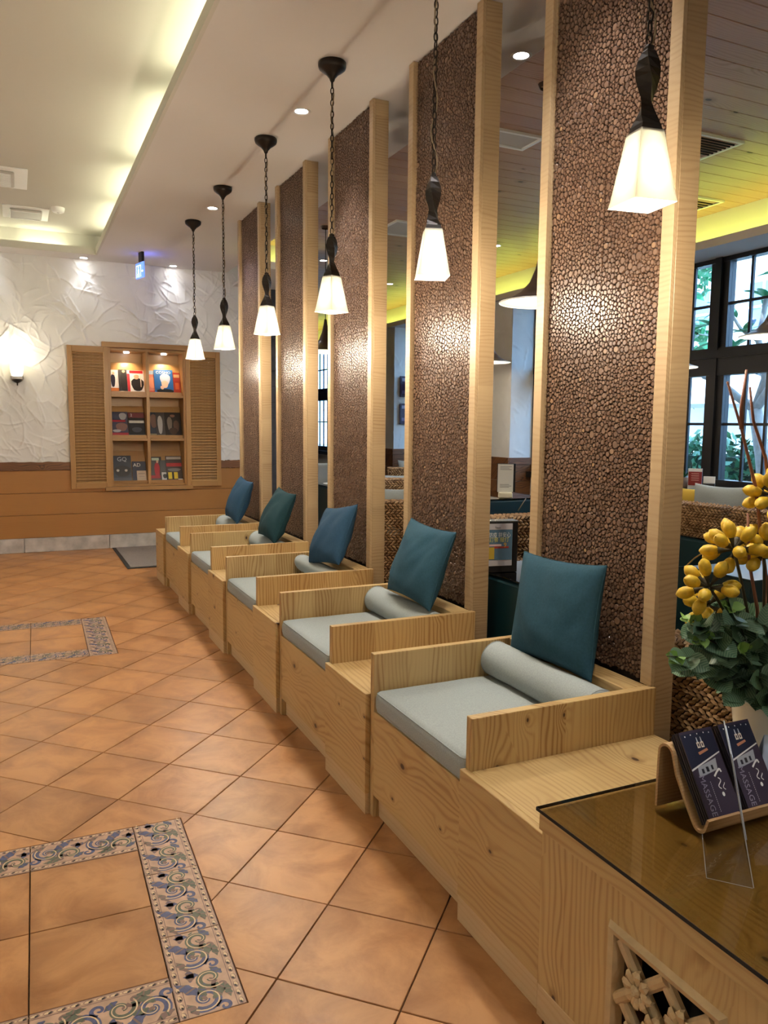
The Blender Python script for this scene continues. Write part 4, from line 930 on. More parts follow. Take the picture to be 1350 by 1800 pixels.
for k, (cy, cz) in enumerate(((0, 0), (lb_, lb_), (-lb_, lb_), (lb_, -lb_), (-lb_, -lb_))):
    ro = MB(); npet = 8
    for p in range(npet):
        a = 2 * PI * p / npet; ca, sa = math.cos(a), math.sin(a); rows = []
        for r, wv, hx in ((0.006, 0.003, 0.006), (0.018, 0.0085, 0.012), (0.027, 0.0095, 0.013), (0.034, 0.004, 0.008)):
            rows.append([(-hx + 0.004, ca * r - sa * q, sa * r + ca * q) for q in (-wv,)] + [(-hx, ca * r, sa * r)] + [(-hx + 0.004, ca * r - sa * q, sa * r + ca * q) for q in (wv,)])
        for A, B in zip(rows, rows[1:]):
            ro.poly([A[0], A[1], B[1], B[0]]); ro.poly([A[1], A[2], B[2], B[1]])
        e = rows[-1]; ro.poly([e[0], e[1], (0.006, ca * 0.034, sa * 0.034)]); ro.poly([e[1], e[2], (0.006, ca * 0.034, sa * 0.034)])
    n0 = len(ro.v); ro.lathe([(0.011, 0.0), (0.010, 0.010), (0.006, 0.016), (0.001, 0.017)], 10); ro.v[n0:] = [(-z, x, y) for x, y, z in ro.v[n0:]]
    rz_ = ro.build('rosette', M['carve'], vent, smooth=False); rz_.location = (-0.002, cy, cz); rz_.scale = (1.0, 1.18, 1.18)
for k in (-1, 0, 1):
    for s in (1, -1):
        ba = MB(); L_ = 0.123 - abs(k) * 0.0575 * 1.0
        q = 0.0135
        d = Vector((0, 1, s)).normalized(); n_ = Vector((0, -s, 1)).normalized() * (1 if s > 0 else 1); c0 = Vector((0, 0, 0)) + Vector((0, 1, -s)) * (k * lb_)
        A = c0 - d * (L_ * S2 if k == 0 else L_ * S2); B = c0 + d * (L_ * S2)
        pr = [(0.004 + 0.002 * s, -q), (-0.002 + 0.002 * s, -q * 0.6), (-0.004 + 0.002 * s, 0), (-0.002 + 0.002 * s, q * 0.6), (0.004 + 0.002 * s, q), (0.016, q), (0.016, -q)]
        n0 = len(ba.v)
        for Pp in (A, B): ba.v += [tuple(Vector((x, 0, 0)) + Pp + n_ * w) for x, w in pr]
        for j in range(7): ba.face([n0 + j, n0 + (j + 1) % 7, n0 + 7 + (j + 1) % 7, n0 + 7 + j])
        ba.face(range(n0, n0 + 7)); ba.face(range(n0 + 7, n0 + 14)); ba.build('lattice_bar', M['carve'], vent)
gt = MB(); gt.cbox(1.080, 1.78, -0.45, 1.4545, ZC + 0.001, ZC + 0.009, 0.0012)
tag(gt.build('glass_sheet', M['bronze_glass']), 'bronze tinted glass sheet lying on the pine counter', 'glass top')
ge = MB(); ge.box(1.0785, 1.0797, -0.45, 1.4545, ZC + 0.001, ZC + 0.009); ge.box(1.0797, 1.78, 1.4547, 1.4557, ZC + 0.001, ZC + 0.009); ge.build('glass_edge', M['dark'], bpy.data.objects['glass_sheet'])
ZG = ZC + 0.0095
# brochure stand of bent ply, open to the camera
def ply_strip(prof, th):
    Lf, Rt = [], []; Pn = [Vector(p) for p in prof]
    for i in range(len(Pn)):
        d = (Pn[min(i + 1, len(Pn) - 1)] - Pn[max(i - 1, 0)]).normalized(); n_ = Vector((-d.y, d.x)) * th / 2
        Lf.append(Pn[i] + n_); Rt.append(Pn[i] - n_)
    return [tuple(p) for p in Lf] + [tuple(p) for p in Rt[::-1]]
t = thing('brochure_stand', 'bent light wood brochure stand on the glass counter', 'stand', (1.338, 1.27, ZG))
prof = [(0.068, 0.004), (0.068, 0.06), (0.067, 0.125)] + [(0.045 + 0.022 * math.cos(a), 0.138 + 0.024 * math.sin(a)) for a in [PI * q / 8 * 0.9 for q in range(1, 9)]]
prof += [(0.012, 0.105), (-0.018, 0.055), (-0.040, 0.022)] + [(-0.062 + 0.018 * math.cos(a), 0.0225 + 0.0185 * math.sin(a)) for a in [-PI * q / 8 for q in range(2, 8)]] + [(-0.083, 0.030), (-0.086, 0.040)]
for i, a in enumerate(ply_strip(prof, 0.0065)): pass
pl = ply_strip(prof, 0.0065); mb = MB(); nP = len(prof); n0 = len(mb.v)
for xx in (0.0, 0.262): mb.v += [(xx, p[0], p[1]) for p in pl]
N2 = len(pl)
for k in range(N2): mb.face([n0 + k, n0 + (k + 1) % N2, n0 + N2 + (k + 1) % N2, n0 + N2 + k])
for e in (0, N2):
    for k in range(nP - 1): mb.face([n0 + e + k, n0 + e + k + 1, n0 + e + N2 - 2 - k, n0 + e + N2 - 1 - k])
mb.build('bent_board', M['bamboo'], t)
# brochures leaning on the slope
sl = Vector((0, 0.012 + 0.040, 0.105 - 0.022)).normalized(); nr = Vector((0, -sl.z, sl.y))
for k in range(2):
    for q in range(6):
        x0 = 0.010 + 0.122 * k + 0.0015 * (q % 3)
        base = Vector((1.338 + x0, 1.27 - 0.056, ZG + 0.012)) + nr * (0.0075 + 0.0045 * q)
        t = thing('brochure', ('dark massage brochure on top of the %s pile in the stand' % ('left', 'right')[k]) if q == 5 else ('dark brochure in the %s pile of the stand, below the top one' % ('left', 'right')[k]), 'brochure', tuple(base), 0, None if q == 5 else 'brochures piled in the %s half of the stand' % ('left', 'right')[k])
        Mx = Matrix(((1, sl.x, nr.x), (0, sl.y, nr.y), (0, sl.z, nr.z))).to_4x4(); lnb = 0.195 + 0.004 * (q % 2)
        mb = MB(); mb.box(0, 0.100, 0, lnb, -0.0015, 0.0015); mb.xform(Mx); mb.build('sheets', pal((46, 40, 46)), t)
        if q == 5:
            def flat(nm, pts, c, z=0.0018):
                m2 = MB(); m2.poly([(x, y, z) for x, y in pts]); m2.xform(Mx); return m2.build(nm, pal(c), t, fix=False)
            flat('cover_print', [(0.0, 0.0), (0.1, 0.0), (0.1, lnb), (0, lnb)], (62, 54, 72), 0.0017)
            flat('photo_panel', [(0.002, 0.118), (0.098, 0.143), (0.098, 0.193), (0.002, 0.193)], (34, 40, 62))
            flat('photo_panel', [(0.016, 0.096), (0.075, 0.105), (0.080, 0.130), (0.020, 0.118)], (168, 172, 180), 0.0019)
            flat('white_band', [(0.0, 0.112), (0.098, 0.140), (0.098, 0.143), (0.0, 0.116)], (225, 225, 225), 0.0021)
            for (a, b, w_, h_) in ((0.028, 0.108, 0.007, 0.010), (0.042, 0.110, 0.008, 0.011), (0.058, 0.112, 0.006, 0.010)): flat('photo_figure', [(a, b - h_ / 2), (a + w_, b - h_ / 2), (a + w_, b + h_ / 2), (a, b + h_ / 2)], (40, 40, 50), 0.0022)
            for dx in (0, 0.012): 
                flat('logo_mark', [(0.040 + dx, 0.158), (0.049 + dx, 0.158), (0.049 + dx, 0.171), (0.040 + dx, 0.171)], (236, 222, 205), 0.0020); flat('logo_mark', [(0.0428 + dx, 0.161), (0.0462 + dx, 0.161), (0.0462 + dx, 0.168), (0.0428 + dx, 0.168)], (34, 40, 62), 0.0022)
                flat('logo_mark', [(0.043 + dx, 0.171), (0.047 + dx, 0.171), (0.046 + dx, 0.182), (0.044 + dx, 0.182)], (200, 205, 215), 0.0019)
            for (a, b) in ((0.012, 0.186), (0.03, 0.188), (0.05, 0.188), (0.07, 0.188), (0.086, 0.186)): flat('photo_lamp', [(a, b), (a + 0.003, b), (a + 0.003, b + 0.003), (a, b + 0.003)], (240, 240, 245), 0.0020)
            flat('photo_table', [(0.038, 0.143), (0.068, 0.150), (0.066, 0.155), (0.036, 0.149)], (190, 130, 100), 0.0019)
            m3 = MB(); 
            def rib(pts, w):
                for A, B in zip(pts, pts[1:]):
                    A, B = Vector(A), Vector(B); d = (B - A).normalized(); n_ = Vector((-d.y, d.x)) * w
                    m3.poly([(*(A + n_), 0.002), (*(A - n_), 0.002), (*(B - n_), 0.002), (*(B + n_), 0.002)])
            rib([(0.066 + 0.006 * math.sin(q2 * 0.9), 0.088 - 0.0035 * q2) for q2 in range(8)], 0.0012); rib([(0.076 + 0.004 * math.cos(q2), 0.075 - 0.003 * q2) for q2 in range(6)], 0.001)
            m3.poly([(0.066 + 0.004 * math.cos(a), 0.052 + 0.005 * math.sin(a), 0.002) for a in [2 * PI * j / 10 for j in range(10)]]); rib([(0.058, 0.092), (0.070, 0.101), (0.080, 0.106), (0.082, 0.098)], 0.0022)
            m3.xform(Mx); m3.build('calligraphy', WHITE, t, fix=False)
            tx = ob('lettering', TXT['massage'], t); tx.matrix_local = Mx @ Matrix.Translation((0.020, 0.056, 0.0022)) @ Matrix.Rotation(-PI / 2, 4, 'Z') @ Matrix.Diagonal((0.95, 1, 1, 1))
            m4 = MB(); [m4.poly([(0.040, 0.018 + 0.0042 * j, 0.002), (0.0415, 0.018 + 0.0042 * j, 0.002), (0.0415, 0.0205 + 0.0042 * j, 0.002), (0.040, 0.0205 + 0.0042 * j, 0.002)]) for j in range(16)]; m4.xform(Mx); m4.build('small_print', pal((200, 195, 205)), t, fix=False)
# clear acrylic sign holder, seen nearly edge on
t = thing('acrylic_holder', 'clear acrylic sign holder in front of the brochures, seen edge on', 'sign holder', (1.27, 1.007, ZG))
ad_ = Vector((0.129, 0.133, 0)); ad_.normalize(); bd_ = Vector((-0.055, 0.063, 0)).normalized()
mb = MB(); A = Vector((0, 0, 0.0)); pts = [A, A + ad_ * 0.185, A + ad_ * 0.185 + bd_ * 0.084, A + bd_ * 0.084]
n0 = len(mb.v); mb.v += [tuple(p) for p in pts] + [tuple(p + Vector((0, 0, 0.003))) for p in pts]
for q in ((3, 2, 1, 0), (4, 5, 6, 7), (0, 1, 5, 4), (1, 2, 6, 5), (2, 3, 7, 6), (3, 0, 4, 7)): mb.face([n0 + k for k in q])
mb.build('base_sheet', M['acrylic'], t)
lean = (bd_ * 0.055 + Vector((0, 0, 0.262))); th = (-bd_) * 0.003
for nm, off, mat, s0, s1 in (('upright_sheet', 0.0, 'acrylic', 0.0, 1.0), ('insert', -0.0035, 'paperblue', 0.35, 0.97)):
    mb = MB(); z3 = Vector((0, 0, 0.003)); e0 = 0.0 if nm != 'insert' else 0.006
    p0 = A + z3 + ad_ * e0 + lean * s0 - bd_ * off * -1; p1 = A + z3 + ad_ * (0.185 - e0) + lean * s0 + bd_ * off; p2 = A + z3 + ad_ * (0.185 - e0) + lean * s1 + bd_ * off; p3 = A + z3 + ad_ * e0 + lean * s1 + bd_ * off
    tk = th if nm != 'insert' else th * 0.3
    n0 = len(mb.v); mb.v += [tuple(p) for p in (p0, p1, p2, p3)] + [tuple(p + tk) for p in (p0, p1, p2, p3)]
    for q in ((3, 2, 1, 0), (4, 5, 6, 7), (0, 1, 5, 4), (1, 2, 6, 5), (2, 3, 7, 6), (3, 0, 4, 7)): mb.face([n0 + k for k in q])
    mb.build(nm, M[mat], t)
ed_ = MB(); z3 = Vector((0, 0, 0.003)); q4 = [A + z3, A + z3 + ad_ * 0.185, A + z3 + ad_ * 0.185 + lean, A + z3 + lean]
ed_.tube([tuple(p + th * 0.5) for p in (q4[0], q4[3], q4[2], q4[1])], 0.0013, 4); ed_.tube([tuple(p + Vector((0, 0, 0.0015))) for p in (pts[0], pts[3], pts[2])], 0.0005, 4); ed_.build('edge_gleam', plain('acrylic edge gleam', (0.40, 0.43, 0.46), 0.15), t)  # bright edge gleam put into the colour of pale tubes
# white card at the right
t = thing('table_card', 'pale blue folded card standing before the vase', 'card', (1.560, 1.235, ZG))
mb = MB(); mb.poly([(0.0, 0.0, 0), (0.11, -0.03, 0), (0.135, -0.01, 0.165), (0.035, 0.025, 0.165)]); mb.poly([(0.0, 0.002, 0), (0.11, -0.028, 0), (0.135, -0.008, 0.165), (0.035, 0.027, 0.165)][::-1]); mb.poly([(0.035, 0.027, 0.165), (0.135, -0.008, 0.165), (0.15, 0.06, 0), (0.05, 0.09, 0)]); mb.build('folded_sheet', M['paperblue'], t, fix=False)
# vase and flowers
VX, VY = 1.735, 1.385
t = thing('vase', 'cream ceramic vase behind the brochures at the right edge', 'vase', (VX, VY, ZG))
mb = MB(); rg = mb.lathe([(0.048, 0.0), (0.050, 0.004), (0.058, 0.06), (0.068, 0.13), (0.076, 0.190), (0.077, 0.197), (0.073, 0.198), (0.064, 0.13), (0.05, 0.02)], 28); mb.face([rg[0] + k for k in range(28)][::-1]); mb.face([rg[-1] + k for k in range(28)]); mb.build('vase_body', M['offwhite'], t, smooth=True)
mb = MB(); mb.tube([(0.0765 * math.cos(2 * PI * k / 28), 0.0765 * math.sin(2 * PI * k / 28), 0.197) for k in range(28)], 0.003, 6, closed=True); mb.build('vase_rim', M['offwhite'], t, smooth=True)
FA = thing('flower_arrangement', 'artificial arrangement of veined green leaves and yellow bud clusters in the vase', 'flowers', (VX, VY, ZG + 0.16))
FO = Vector((VX, VY, ZG + 0.16))
def leaf_shape(ln, wd, cup=0.25, nseg=6):
    mb = MB(); rows = []
    for i in range(nseg + 1):
        t_ = i / nseg; wv = wd / 2 * (math.sin(PI * t_ ** 0.8) ** 0.62) if 0 < i < nseg else 0.0008; x = ln * t_; z = -cup * ln * t_ * t_
        rows.append([(x, -wv, z + 0.15 * wv), (x, -wv * 0.5, z + 0.02 * wv), (x, 0, z - 0.06 * wd), (x, wv * 0.5, z + 0.02 * wv), (x, wv, z + 0.15 * wv)])
    n = len(mb.v)
    for r in rows: mb.v += r
    for i in range(nseg):
        for k in range(4): mb.face([n + i * 5 + k, n + i * 5 + k + 1, n + (i + 1) * 5 + k + 1, n + (i + 1) * 5 + k])
    return mb
leaf_me = [leaf_shape(0.062, 0.056).mesh('leaf', M['leaf'], smooth=True), leaf_shape(0.052, 0.050, 0.3).mesh('leaf', M['leaf'], smooth=True), leaf_shape(0.070, 0.060, 0.12).mesh('leaf', M['leaf'], smooth=True)]
young_me = leaf_shape(0.030, 0.026, 0.3).mesh('leaf', M['leaf_young'], smooth=True); long_me = leaf_shape(0.12, 0.030, 0.3).mesh('long_leaf', M['leaf'], smooth=True)
bud = MB(); bud.lathe([(0.003, 0.0), (0.0095, 0.006), (0.0142, 0.017), (0.0152, 0.026), (0.0130, 0.036), (0.007, 0.043), (0.0012, 0.047)], 10); bud_me = bud.mesh('bud', M['bud'], smooth=True, fix=True)
brc = MB(); brc.lathe([(0.002, -0.030), (0.004, -0.012), (0.0075, 0.002), (0.0095, 0.009), (0.007, 0.006)], 8); brc_me = brc.mesh('bract', M['budstem'], smooth=True, fix=True)
rng = random.Random(21)
def orient(o, p, d, roll=0.0, axis='X'):
    d = Vector(d).normalized(); q = d.to_track_quat(axis, 'Z'); o.matrix_local = Matrix.Translation(Vector(p) - FO) @ q.to_matrix().to_4x4() @ Matrix.Rotation(roll, 4, axis)
def face_leaf(o, p, d, n):
    d = Vector(d).normalized(); n = Vector(n); n = (n - d * n.dot(d)).normalized(); y = n.cross(d)
    o.matrix_local = Matrix.Translation(Vector(p) - FO) @ Matrix(((d.x, y.x, n.x), (d.y, y.y, n.y), (d.z, y.z, n.z))).to_4x4()
def stem(pts, r0, r1, mat, nm='stem'):
    mb = MB(); n = len(pts); mb.tube([tuple(Vector(p) - FO) for p in pts], [r0 + (r1 - r0) * k / (n - 1) for k in range(n)], 6); return mb.build(nm, mat, FA, smooth=True)
def bez(a, b, c, n=9): 
    a, b, c = Vector(a), Vector(b), Vector(c); return [a * (1 - s) ** 2 + b * 2 * s * (1 - s) + c * s * s for s in [k / n for k in range(n + 1)]]
SRC = Vector((VX, VY, ZG + 0.17))
sprays = [(1.372, 1.36, 0.885), (1.400, 1.34, 0.985), (1.45, 1.33, 0.93), (1.50, 1.31, 1.02), (1.47, 1.40, 0.84), (1.54, 1.30, 0.90), (1.59, 1.28, 0.82), (1.62, 1.30, 0.95), (1.56, 1.44, 1.00), (1.66, 1.26, 0.78), (1.69, 1.28, 0.88), (1.72, 1.25, 0.80), (1.60, 1.42, 0.86), (1.78, 1.28, 0.92), (1.84, 1.34, 0.86), (1.68, 1.52, 0.94), (1.80, 1.5, 0.9), (1.53, 1.36, 0.80), (1.64, 1.34, 0.86), (1.62, 1.27, 0.755), (1.67, 1.26, 0.735), (1.72, 1.26, 0.72), (1.58, 1.33, 0.775), (1.44, 1.36, 0.955)]
for k, e in enumerate(sprays):
    e = Vector(e); mid = (SRC + e) / 2 + Vector((0, 0, 0.07)); pts = bez(SRC, mid, e, 10); stem(pts, 0.0022, 0.0012, M['budstem'])
    L_ = (e - SRC).length; nl = max(4, int(L_ / 0.030))
    for j in range(nl):
        s = 0.30 + 0.70 * j / max(1, nl - 1); p = pts[min(10, int(s * 10))]; last = j >= nl - 2
        for sd in (-1, 1):
            d = Vector((rng.uniform(-1, 1), rng.uniform(-1.0, 0.2), rng.uniform(-0.55, 0.45))) + (e - SRC).normalized() * 0.5
            o_ = ob('leaf', young_me if (last and k < 6) else leaf_me[rng.randrange(3)], FA)
            face_leaf(o_, p, d, (-0.45 + rng.uniform(-0.5, 0.5), -0.75 + rng.uniform(-0.4, 0.4), 0.55 + rng.uniform(-0.4, 0.4)))
for k in range(9):
    a = rng.uniform(0, 2 * PI); d = Vector((math.cos(a), math.sin(a), rng.uniform(0.1, 0.8))); o_ = ob('long_leaf', long_me, FA); orient(o_, SRC + Vector((-0.02, 0, 0.18)) + d * 0.05, d, rng.uniform(-0.5, 0.5))
heads = [((1.468, 1.335, 1.048), 11), ((1.530, 1.325, 1.135), 11), ((1.640, 1.330, 1.118), 12), ((1.655, 1.325, 1.262), 12), ((1.540, 1.40, 0.985), 8), ((1.73, 1.33, 1.17), 10), ((1.60, 1.39, 1.13), 8)]
for c, n in heads:
    c = Vector(c); ax = (c - SRC).normalized(); stem(bez(SRC, (SRC + c) / 2 + Vector((0.0, 0, 0.06)), c, 8), 0.0045, 0.0035, M['budstem'])
    hd = ob('flower_head', None, FA); hd.location = c - FO
    for k in range(n):
        ph = math.acos(1 - 1.45 * (k + 0.5) / n); th = k * 2.399 + rng.uniform(-0.3, 0.3); u = ax.orthogonal().normalized(); w = ax.cross(u)
        d = (ax * math.cos(ph) + (u * math.cos(th) + w * math.sin(th)) * math.sin(ph)).normalized(); q = d.to_track_quat('Z', 'Y').to_matrix().to_4x4()
        for me in (bud_me, brc_me):
            o_ = ob('bud' if me is bud_me else 'bract', me, hd); o_.matrix_local = Matrix.Translation(d * (0.026 + 0.005 * rng.random())) @ q
for pts in ([SRC, (1.70, 1.36, 1.0), (1.62, 1.35, 1.28), (1.56, 1.35, 1.42), (1.505, 1.35, 1.53)], [(1.56, 1.35, 1.42), (1.555, 1.35, 1.47), (1.565, 1.35, 1.56)], [SRC, (1.72, 1.36, 1.1), (1.66, 1.36, 1.35), (1.61, 1.36, 1.44), (1.585, 1.355, 1.52)], [SRC, (1.64, 1.34, 0.98), (1.59, 1.33, 1.10), (1.575, 1.33, 1.22)]): stem([Vector(p) for p in pts], 0.0055, 0.0028, M['twig'], 'twig')

# ================================================================ MAGAZINE CABINET on the back wall
CABY = D - 0.03
t = thing('magazine_cabinet', 'honey wood magazine cabinet with two open louvred shutters on the back wall', 'cabinet', (0.85, D - 0.03, 0.655))
def kpart(nm, mat, x0, x1, y0, y1, z0, z1, b=0.002, parent=None):
    mb = MB(); mb.cbox(x0 - 0.85, x1 - 0.85, y0 - CABY, y1 - CABY, z0 - 0.655, z1 - 0.655, b); return mb.build(nm, mat, parent or t)
kpart('cornice', M['cab_x'], 0.855, 1.812, D - 0.07, D + 0.01, 2.228, 2.285); kpart('sill', M['cab_x'], 0.852, 1.815, D - 0.075, D + 0.01, 0.652, 0.694)
kpart('stile', M['cab'], 0.90, 0.944, D - 0.035, D + 0.26, 0.696, 2.226); kpart('stile', M['cab'], 1.726, 1.772, D - 0.035, D + 0.26, 0.696, 2.226); kpart('divider', M['cab'], 1.318, 1.352, D - 0.035, D + 0.24, 0.72, 2.20)
kpart('top_board', M['cab_x'], 0.945, 1.725, D - 0.03, D + 0.26, 2.195, 2.226); kpart('bottom_board', M['cab_x'], 0.945, 1.725, D - 0.034, D + 0.26, 0.696, 0.722)
kpart('back_board', M['cab_x'], 0.945, 1.725, D + 0.245, D + 0.27, 0.723, 2.194)
CELLS = []
for (x0, x1) in ((0.945, 1.317), (1.353, 1.725)):
    for r, (z0, z1) in enumerate(((0.722, 1.205), (1.235, 1.690), (1.722, 2.195))):
        if r: kpart('shelf', M['cab_x'], x0, x1, D - 0.032, D + 0.244, z0 - 0.030, z0 - 0.001)
        mb = MB(); mb.poly([(x0 - 0.85, D + 0.08 - CABY, z0 + 0.02 - 0.655), (x1 - 0.85, D + 0.08 - CABY, z0 + 0.02 - 0.655), (x1 - 0.85, D + 0.20 - CABY, z0 + 0.36 - 0.655), (x0 - 0.85, D + 0.20 - CABY, z0 + 0.36 - 0.655)])
        mb.poly([(x0 - 0.85, D + 0.09 - CABY, z0 + 0.02 - 0.655), (x1 - 0.85, D + 0.09 - CABY, z0 + 0.02 - 0.655), (x1 - 0.85, D + 0.21 - CABY, z0 + 0.36 - 0.655), (x0 - 0.85, D + 0.21 - CABY, z0 + 0.36 - 0.655)][::-1]); mb.build('sloping_rest', M['cab_x'], t, fix=False)
        kpart('retaining_strip', M['cab_x'], x0 + 0.001, x1 - 0.001, D + 0.0, D + 0.012, z0 + 0.0, z0 + 0.035)
        CELLS.append((x0, x1, z0, r))
for x in (1.130, 1.540):
    mb = MB(); rg = mb.lathe([(0.026, -0.012), (0.030, -0.006), (0.032, 0)], 16, cx=x - 0.85, cy=D + 0.10 - CABY); mb.v = [(a, b, c + 2.194 - 0.655) for a, b, c in mb.v]; mb.face([rg[0] + k for k in range(16)][::-1]); mb.build('puck_light', M['led'], t, smooth=False)
    lamp('puck_beam', 'SPOT', (x - 0.85, D + 0.09 - CABY, 2.178 - 0.655), CABSPOT_W, (1.0, 0.74, 0.42), t, 0.015, (0, 0.12, -1), 1.9, 0.6)
def shutter(x0, x1, z0, z1, tilt, nm):
    s = ob('shutter', None, t, (x0 - 0.85, D - 0.040 - CABY, z0 - 0.655), (0, 0, tilt)); w, h = x1 - x0, z1 - z0; s['label'] = nm
    def sp(n2, mat, *a):
        mb = MB(); mb.cbox(*a, 0.002); mb.build(n2, mat, s)
    sp('stile', M['cab'], 0, 0.048, -0.016, 0.016, 0, h); sp('stile', M['cab'], w - 0.048, w, -0.016, 0.016, 0, h); sp('rail', M['cab_x'], 0.0485, w - 0.0485, -0.016, 0.016, 0, 0.06); sp('rail', M['cab_x'], 0.0485, w - 0.0485, -0.016, 0.016, h - 0.06, h)
    mb = MB(); mb.cbox(0, w - 0.098, -0.0165, 0.0165, -0.0035, 0.0035, 0.0015); me = mb.mesh('slat', M['slat'], fix=True)
    n = 44
    for k in range(n): ob('slat', me, s, (0.049, 0, 0.075 + (h - 0.15) * k / (n - 1)), (math.radians(48), 0, 0))
    mb = MB(); mb.box(0.048, w - 0.048, 0.020, 0.022, 0.05, h - 0.05); mb.build('shutter_backing', M['cab_x'], s)
    mb = MB(); mb.box(0.046, w - 0.046, -0.018, -0.016, h - 0.068, h - 0.062); mb.box(0.046, 0.051, -0.018, -0.016, 0.06, h - 0.06); mb.box(w - 0.051, w - 0.046, -0.018, -0.016, 0.06, h - 0.06); mb.box(0.046, w - 0.046, -0.018, -0.016, 0.062, 0.068); mb.build('bead', pal((205, 160, 95)), s)
shutter(0.500, 0.918, 0.680, 2.232, 0.0, 'left louvred shutter'); shutter(1.752, 2.150, 0.680, 2.228, 0.0, 'right louvred shutter')
